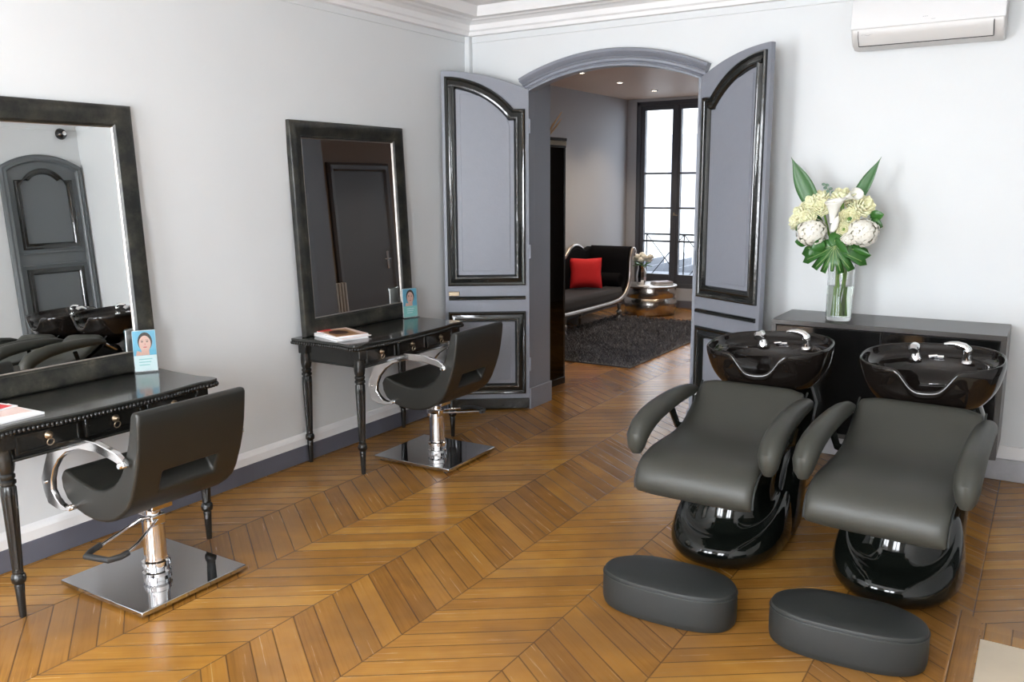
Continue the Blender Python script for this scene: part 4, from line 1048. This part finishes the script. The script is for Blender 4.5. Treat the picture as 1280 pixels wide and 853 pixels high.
MB().tube([(X1+.02, y, z_+.0) for y, z_ in rp[8:-8]], .012, 8).build('rail_bead', SILVERF, so, smooth=True)
MB().tube([(XB, y, z_) for y, z_ in rp[3:]], .025, 8).build('rear_rail', SILVERF, so, smooth=True)
# upholstered ends and seat as thick ribbons
def ribbon(path, th, x0, x1, name, m):
    P = [Vector(p) for p in path]; a = []; b = []
    for i, p in enumerate(P):
        t = (P[min(len(P)-1, i+1)]-P[max(0, i-1)]).normalized(); n = Vector((-t.y, t.x)); a.append(p+n*th*.5); b.append(p-n*th*.5)
    mb = MB(); mb.rings([[Vector((x0, u.x, u.y)), Vector((x1, u.x, u.y)), Vector((x1, v.x, v.y)), Vector((x0, v.x, v.y))] for u, v in zip(a, b)])
    return mb.build(name, m, so, bevel=.012)
ribbon([(y-.03, z_+.0) for y, z_ in rp[36:-6]], .07, XB+.02, X1-.02, 'end_panel', VELVET)
ribbon([(y+.03, z_+.0) for y, z_ in rp[4:20]], .07, XB+.02, X1-.02, 'end_panel', VELVET)
MB().box(XB+.02, X1-.03, -.90, .95, .25, .40).build('seat_cushion', VELVETS, so, bevel=.05, bseg=4)
bk = [(-.98, .30), (-.98, .58), (-.7, .66), (-.3, .70), (.1, .72), (.33, .78), (.48, .88), (.62, .905), (.76, .86), (.86, .85), (1.0, .89), (1.10, .88), (1.04, .60), (.98, .32)]
MB().prism(bk, YZX, XB-.02, XB+.06).build('backrest', VELVET, so, bevel=.02, bseg=3)
cr = dense([(-1.0, .58), (-.7, .675), (-.3, .715), (.1, .735), (.33, .79), (.46, .885), (.60, .925), (.72, .90), (.80, .865)], 4)
MB().tube([(XB+.03, y, z_) for y, z_ in cr], .026, 10).build('crest_rail', SILVERF, so, smooth=True)
MB().lathe([(.075, -.25), (.085, -.24), (.085, .22), (.07, .235)], (0, .90, .485), 18, axis=Matrix.Rotation(R(90), 3, 'Y')).build('bolster', VELVET, so, smooth=True)
for y in (-.66, .76):
    for x in (X1-.015, XB+.03):
        MB().lathe([(.016, 0), (.022, .01), (.026, .03), (.018, .045), (.015, .06), (.026, .075), (.032, .10), (.028, .125), (.017, .135), (.022, .15), (.026, .17), (.030, .21)], (x, y, 0), 16).build('leg', SILVERF, so, smooth=True)
pw = thing('cushion', 'bright red square cushion on the black chaise', 'cushion', (-4.84, 9.40, .425))
pw.rotation_euler = (R(0), R(-16), R(-58))
pm = MB(); n = 14; A = []; B = []
for i in range(n+1):
    ra, rb = [], []
    for j in range(n+1):
        u, v = i/n*2-1, j/n*2-1; k = (1-u**4)*(1-v**4); pin = 1-.07*(1-abs(u*v))*max(abs(u), abs(v))
        y, z_ = u*.20*pin, .19+v*.19*pin
        ra.append(pm.bm.verts.new((.005+.065*k**.6, y, z_))); rb.append(pm.bm.verts.new((-.005-.065*k**.6, y, z_)))
    A.append(ra); B.append(rb)
for i in range(n):
    for j in range(n): pm.face([A[i][j], A[i+1][j], A[i+1][j+1], A[i][j+1]]); pm.face([B[i][j], B[i][j+1], B[i+1][j+1], B[i+1][j]])
for i in range(n):
    pm.face([A[i][0], B[i][0], B[i+1][0], A[i+1][0]]); pm.face([A[i][n], A[i+1][n], B[i+1][n], B[i][n]]); pm.face([A[0][i], A[0][i+1], B[0][i+1], B[0][i]]); pm.face([A[n][i], B[n][i], B[n][i+1], A[n][i+1]])
pm.build('cover', RED, pw, smooth=True)

# ------------------------------------------------------------------ drum table, vase, books
DX, DY = -4.455, 10.50
dt = thing('drum_table', 'low round hammered silver drum table by the far window', 'table', (DX, DY, 0))
MB().lathe([(.30, 0), (.315, .012), (.335, .07), (.345, .14), (.338, .20), (.318, .228), (.322, .242), (.335, .27), (.338, .32), (.33, .36)], seg=64).build('drum', SILVER, dt, smooth=True)
MB().lathe([(.0, .358), (.335, .358), (.345, .366), (.345, .382), (.335, .388), (0, .388)], seg=64).build('table_top', SILVERF, dt, smooth=True)
v2 = thing('silver_vase', 'faceted mirror-silver vase on the drum table', 'vase', (DX-.08, DY-.12, .389))
MB().lathe([(.03, 0), (.05, .004), (.062, .04), (.068, .10), (.062, .17), (.048, .22), (.05, .26), (.044, .26), (.042, .20), (.0, .18)], seg=10).build('body', CHROME, v2)
fl2 = [(-.10, .0, .34), (-.05, -.04, .37), (.0, .02, .39), (.05, -.03, .365), (.09, .02, .33), (.02, -.06, .33), (-.03, .05, .33), (.12, .0, .37)]
posn = ['far left', 'upper left', 'topmost', 'upper right', 'right-hand low', 'front low', 'back', 'far right']
for (a, b, c), nm in zip(fl2, posn):
    f = thing('small_rose', 'small white rose in the silver vase, %s of the bunch' % nm, 'flower', (DX-.08+a, DY-.12+b, .389+c), group='white roses in the silver vase')
    mb = MB(); mb.ball((0, 0, 0), .042, 12, (1, 1, .85))
    for k in range(6):
        rot = Matrix.Rotation(k*PI/3, 3, 'Z') @ Matrix.Rotation(R(50), 3, 'X'); petal_mesh(mb, (0, 0, -.02), rot, .03, .055, 1)
    mb.build('bloom', LILYM, f, smooth=True)
    MB().tube([(0, 0, -.02), (-a*.5, -b*.5, -.10), (-a*.85, -b*.85, .22-c)], .003, 5).build('stem', STEMM, f)
for k in range(7):
    a = 2*PI*k/7
    root = thing('foliage_leaf', 'green leaf of the bunch in the silver vase', 'leaf', (DX-.08+.04*math.cos(a), DY-.12+.04*math.sin(a), .389+.25), group='leaves in the silver vase')
    d = Vector((math.cos(a), math.sin(a), .35 if k % 2 else -.1)); z_ = d.normalized(); x_ = z_.cross(Vector((0, 0, 1))).normalized(); mb = MB(); rows = []
    for i in range(7):
        t = i/6; ww = .028*math.sin(PI*min(.99, .06+.94*t)); rows.append([mb.bm.verts.new(x_*s*ww+z_*.11*t+Vector((0, 0, abs(s)*.008))) for s in (-1, 0, 1)])
    for p_, q_ in zip(rows, rows[1:]):
        for j in range(2): mb.face([p_[j], p_[j+1], q_[j+1], q_[j]])
    o = mb.build('blade', LEAFM, root, smooth=True); o.modifiers.new('thick', 'SOLIDIFY').thickness = .001
def book(lb, x, y, z_, rz, m, w=.16, h=.22, t=.02):
    b = thing('book', lb, 'book', (x, y, z_), rz, 'books on the drum table')
    MB().box(-w/2+.003, w/2-.003, -h/2+.003, h/2-.003, .002, t-.002).build('pages', PAPER, b)
    q = MB(); q.box(-w/2, w/2, -h/2, h/2, 0, .002); q.box(-w/2, w/2, -h/2, h/2, t-.002, t); q.box(-w/2-.001, -w/2+.002, -h/2, h/2, 0, t)
    q.build('cover', m, b)
MAUVE = mat('mauve_cover', (.30, .22, .25), .4); GREYC = mat('grey_cover', (.18, .18, .2), .4)
book('thick dark book, lower of the pair on the drum table', DX+.15, DY+.02, .389, R(-50), GREYC, .19, .25, .022)
book('mauve book, upper of the pair on the drum table', DX+.15, DY+.03, .412, R(-42), MAUVE, .17, .24, .018)
book('flat open-lying white booklet on the near side of the drum table', DX+.0, DY-.24, .389, R(35), PAPER, .14, .2, .006)

# ------------------------------------------------------------------ shaggy rug
rg = thing('shaggy_rug', 'dark charcoal shaggy rug under the chaise in the far room', 'rug', (-3.95, 8.58, 0))
x0, x1, y0, y1 = -.75, .73, -1.42, 1.40
MB().box(x0, x1, y0, y1, .001, .012).build('backing', RUGM, rg, bevel=.004)
mb = MB(); rnd = random.Random(3)
for i in range(17000):
    x = rnd.uniform(x0, x1); y = rnd.uniform(y0, y1); a = rnd.uniform(0, 2*PI); l = rnd.uniform(.018, .045); w = .0035
    tx, ty = math.cos(a)*l*.7, math.sin(a)*l*.7-.006; px_, py_ = -math.sin(a)*w, math.cos(a)*w
    v = [mb.bm.verts.new(c) for c in ((x-px_, y-py_, .011), (x+px_, y+py_, .011), (x+tx*.6+px_, y+ty*.6+py_, .011+l*.8), (x+tx+0, y+ty, .011+l))]
    mb.bm.faces.new(v)
me = bpy.data.meshes.new('pile'); mb.bm.to_mesh(me); mb.bm.free(); me.materials.append(PILE)
o = bpy.data.objects.new('pile', me); COL.objects.link(o); o.parent = rg; o['kind'] = 'stuff'
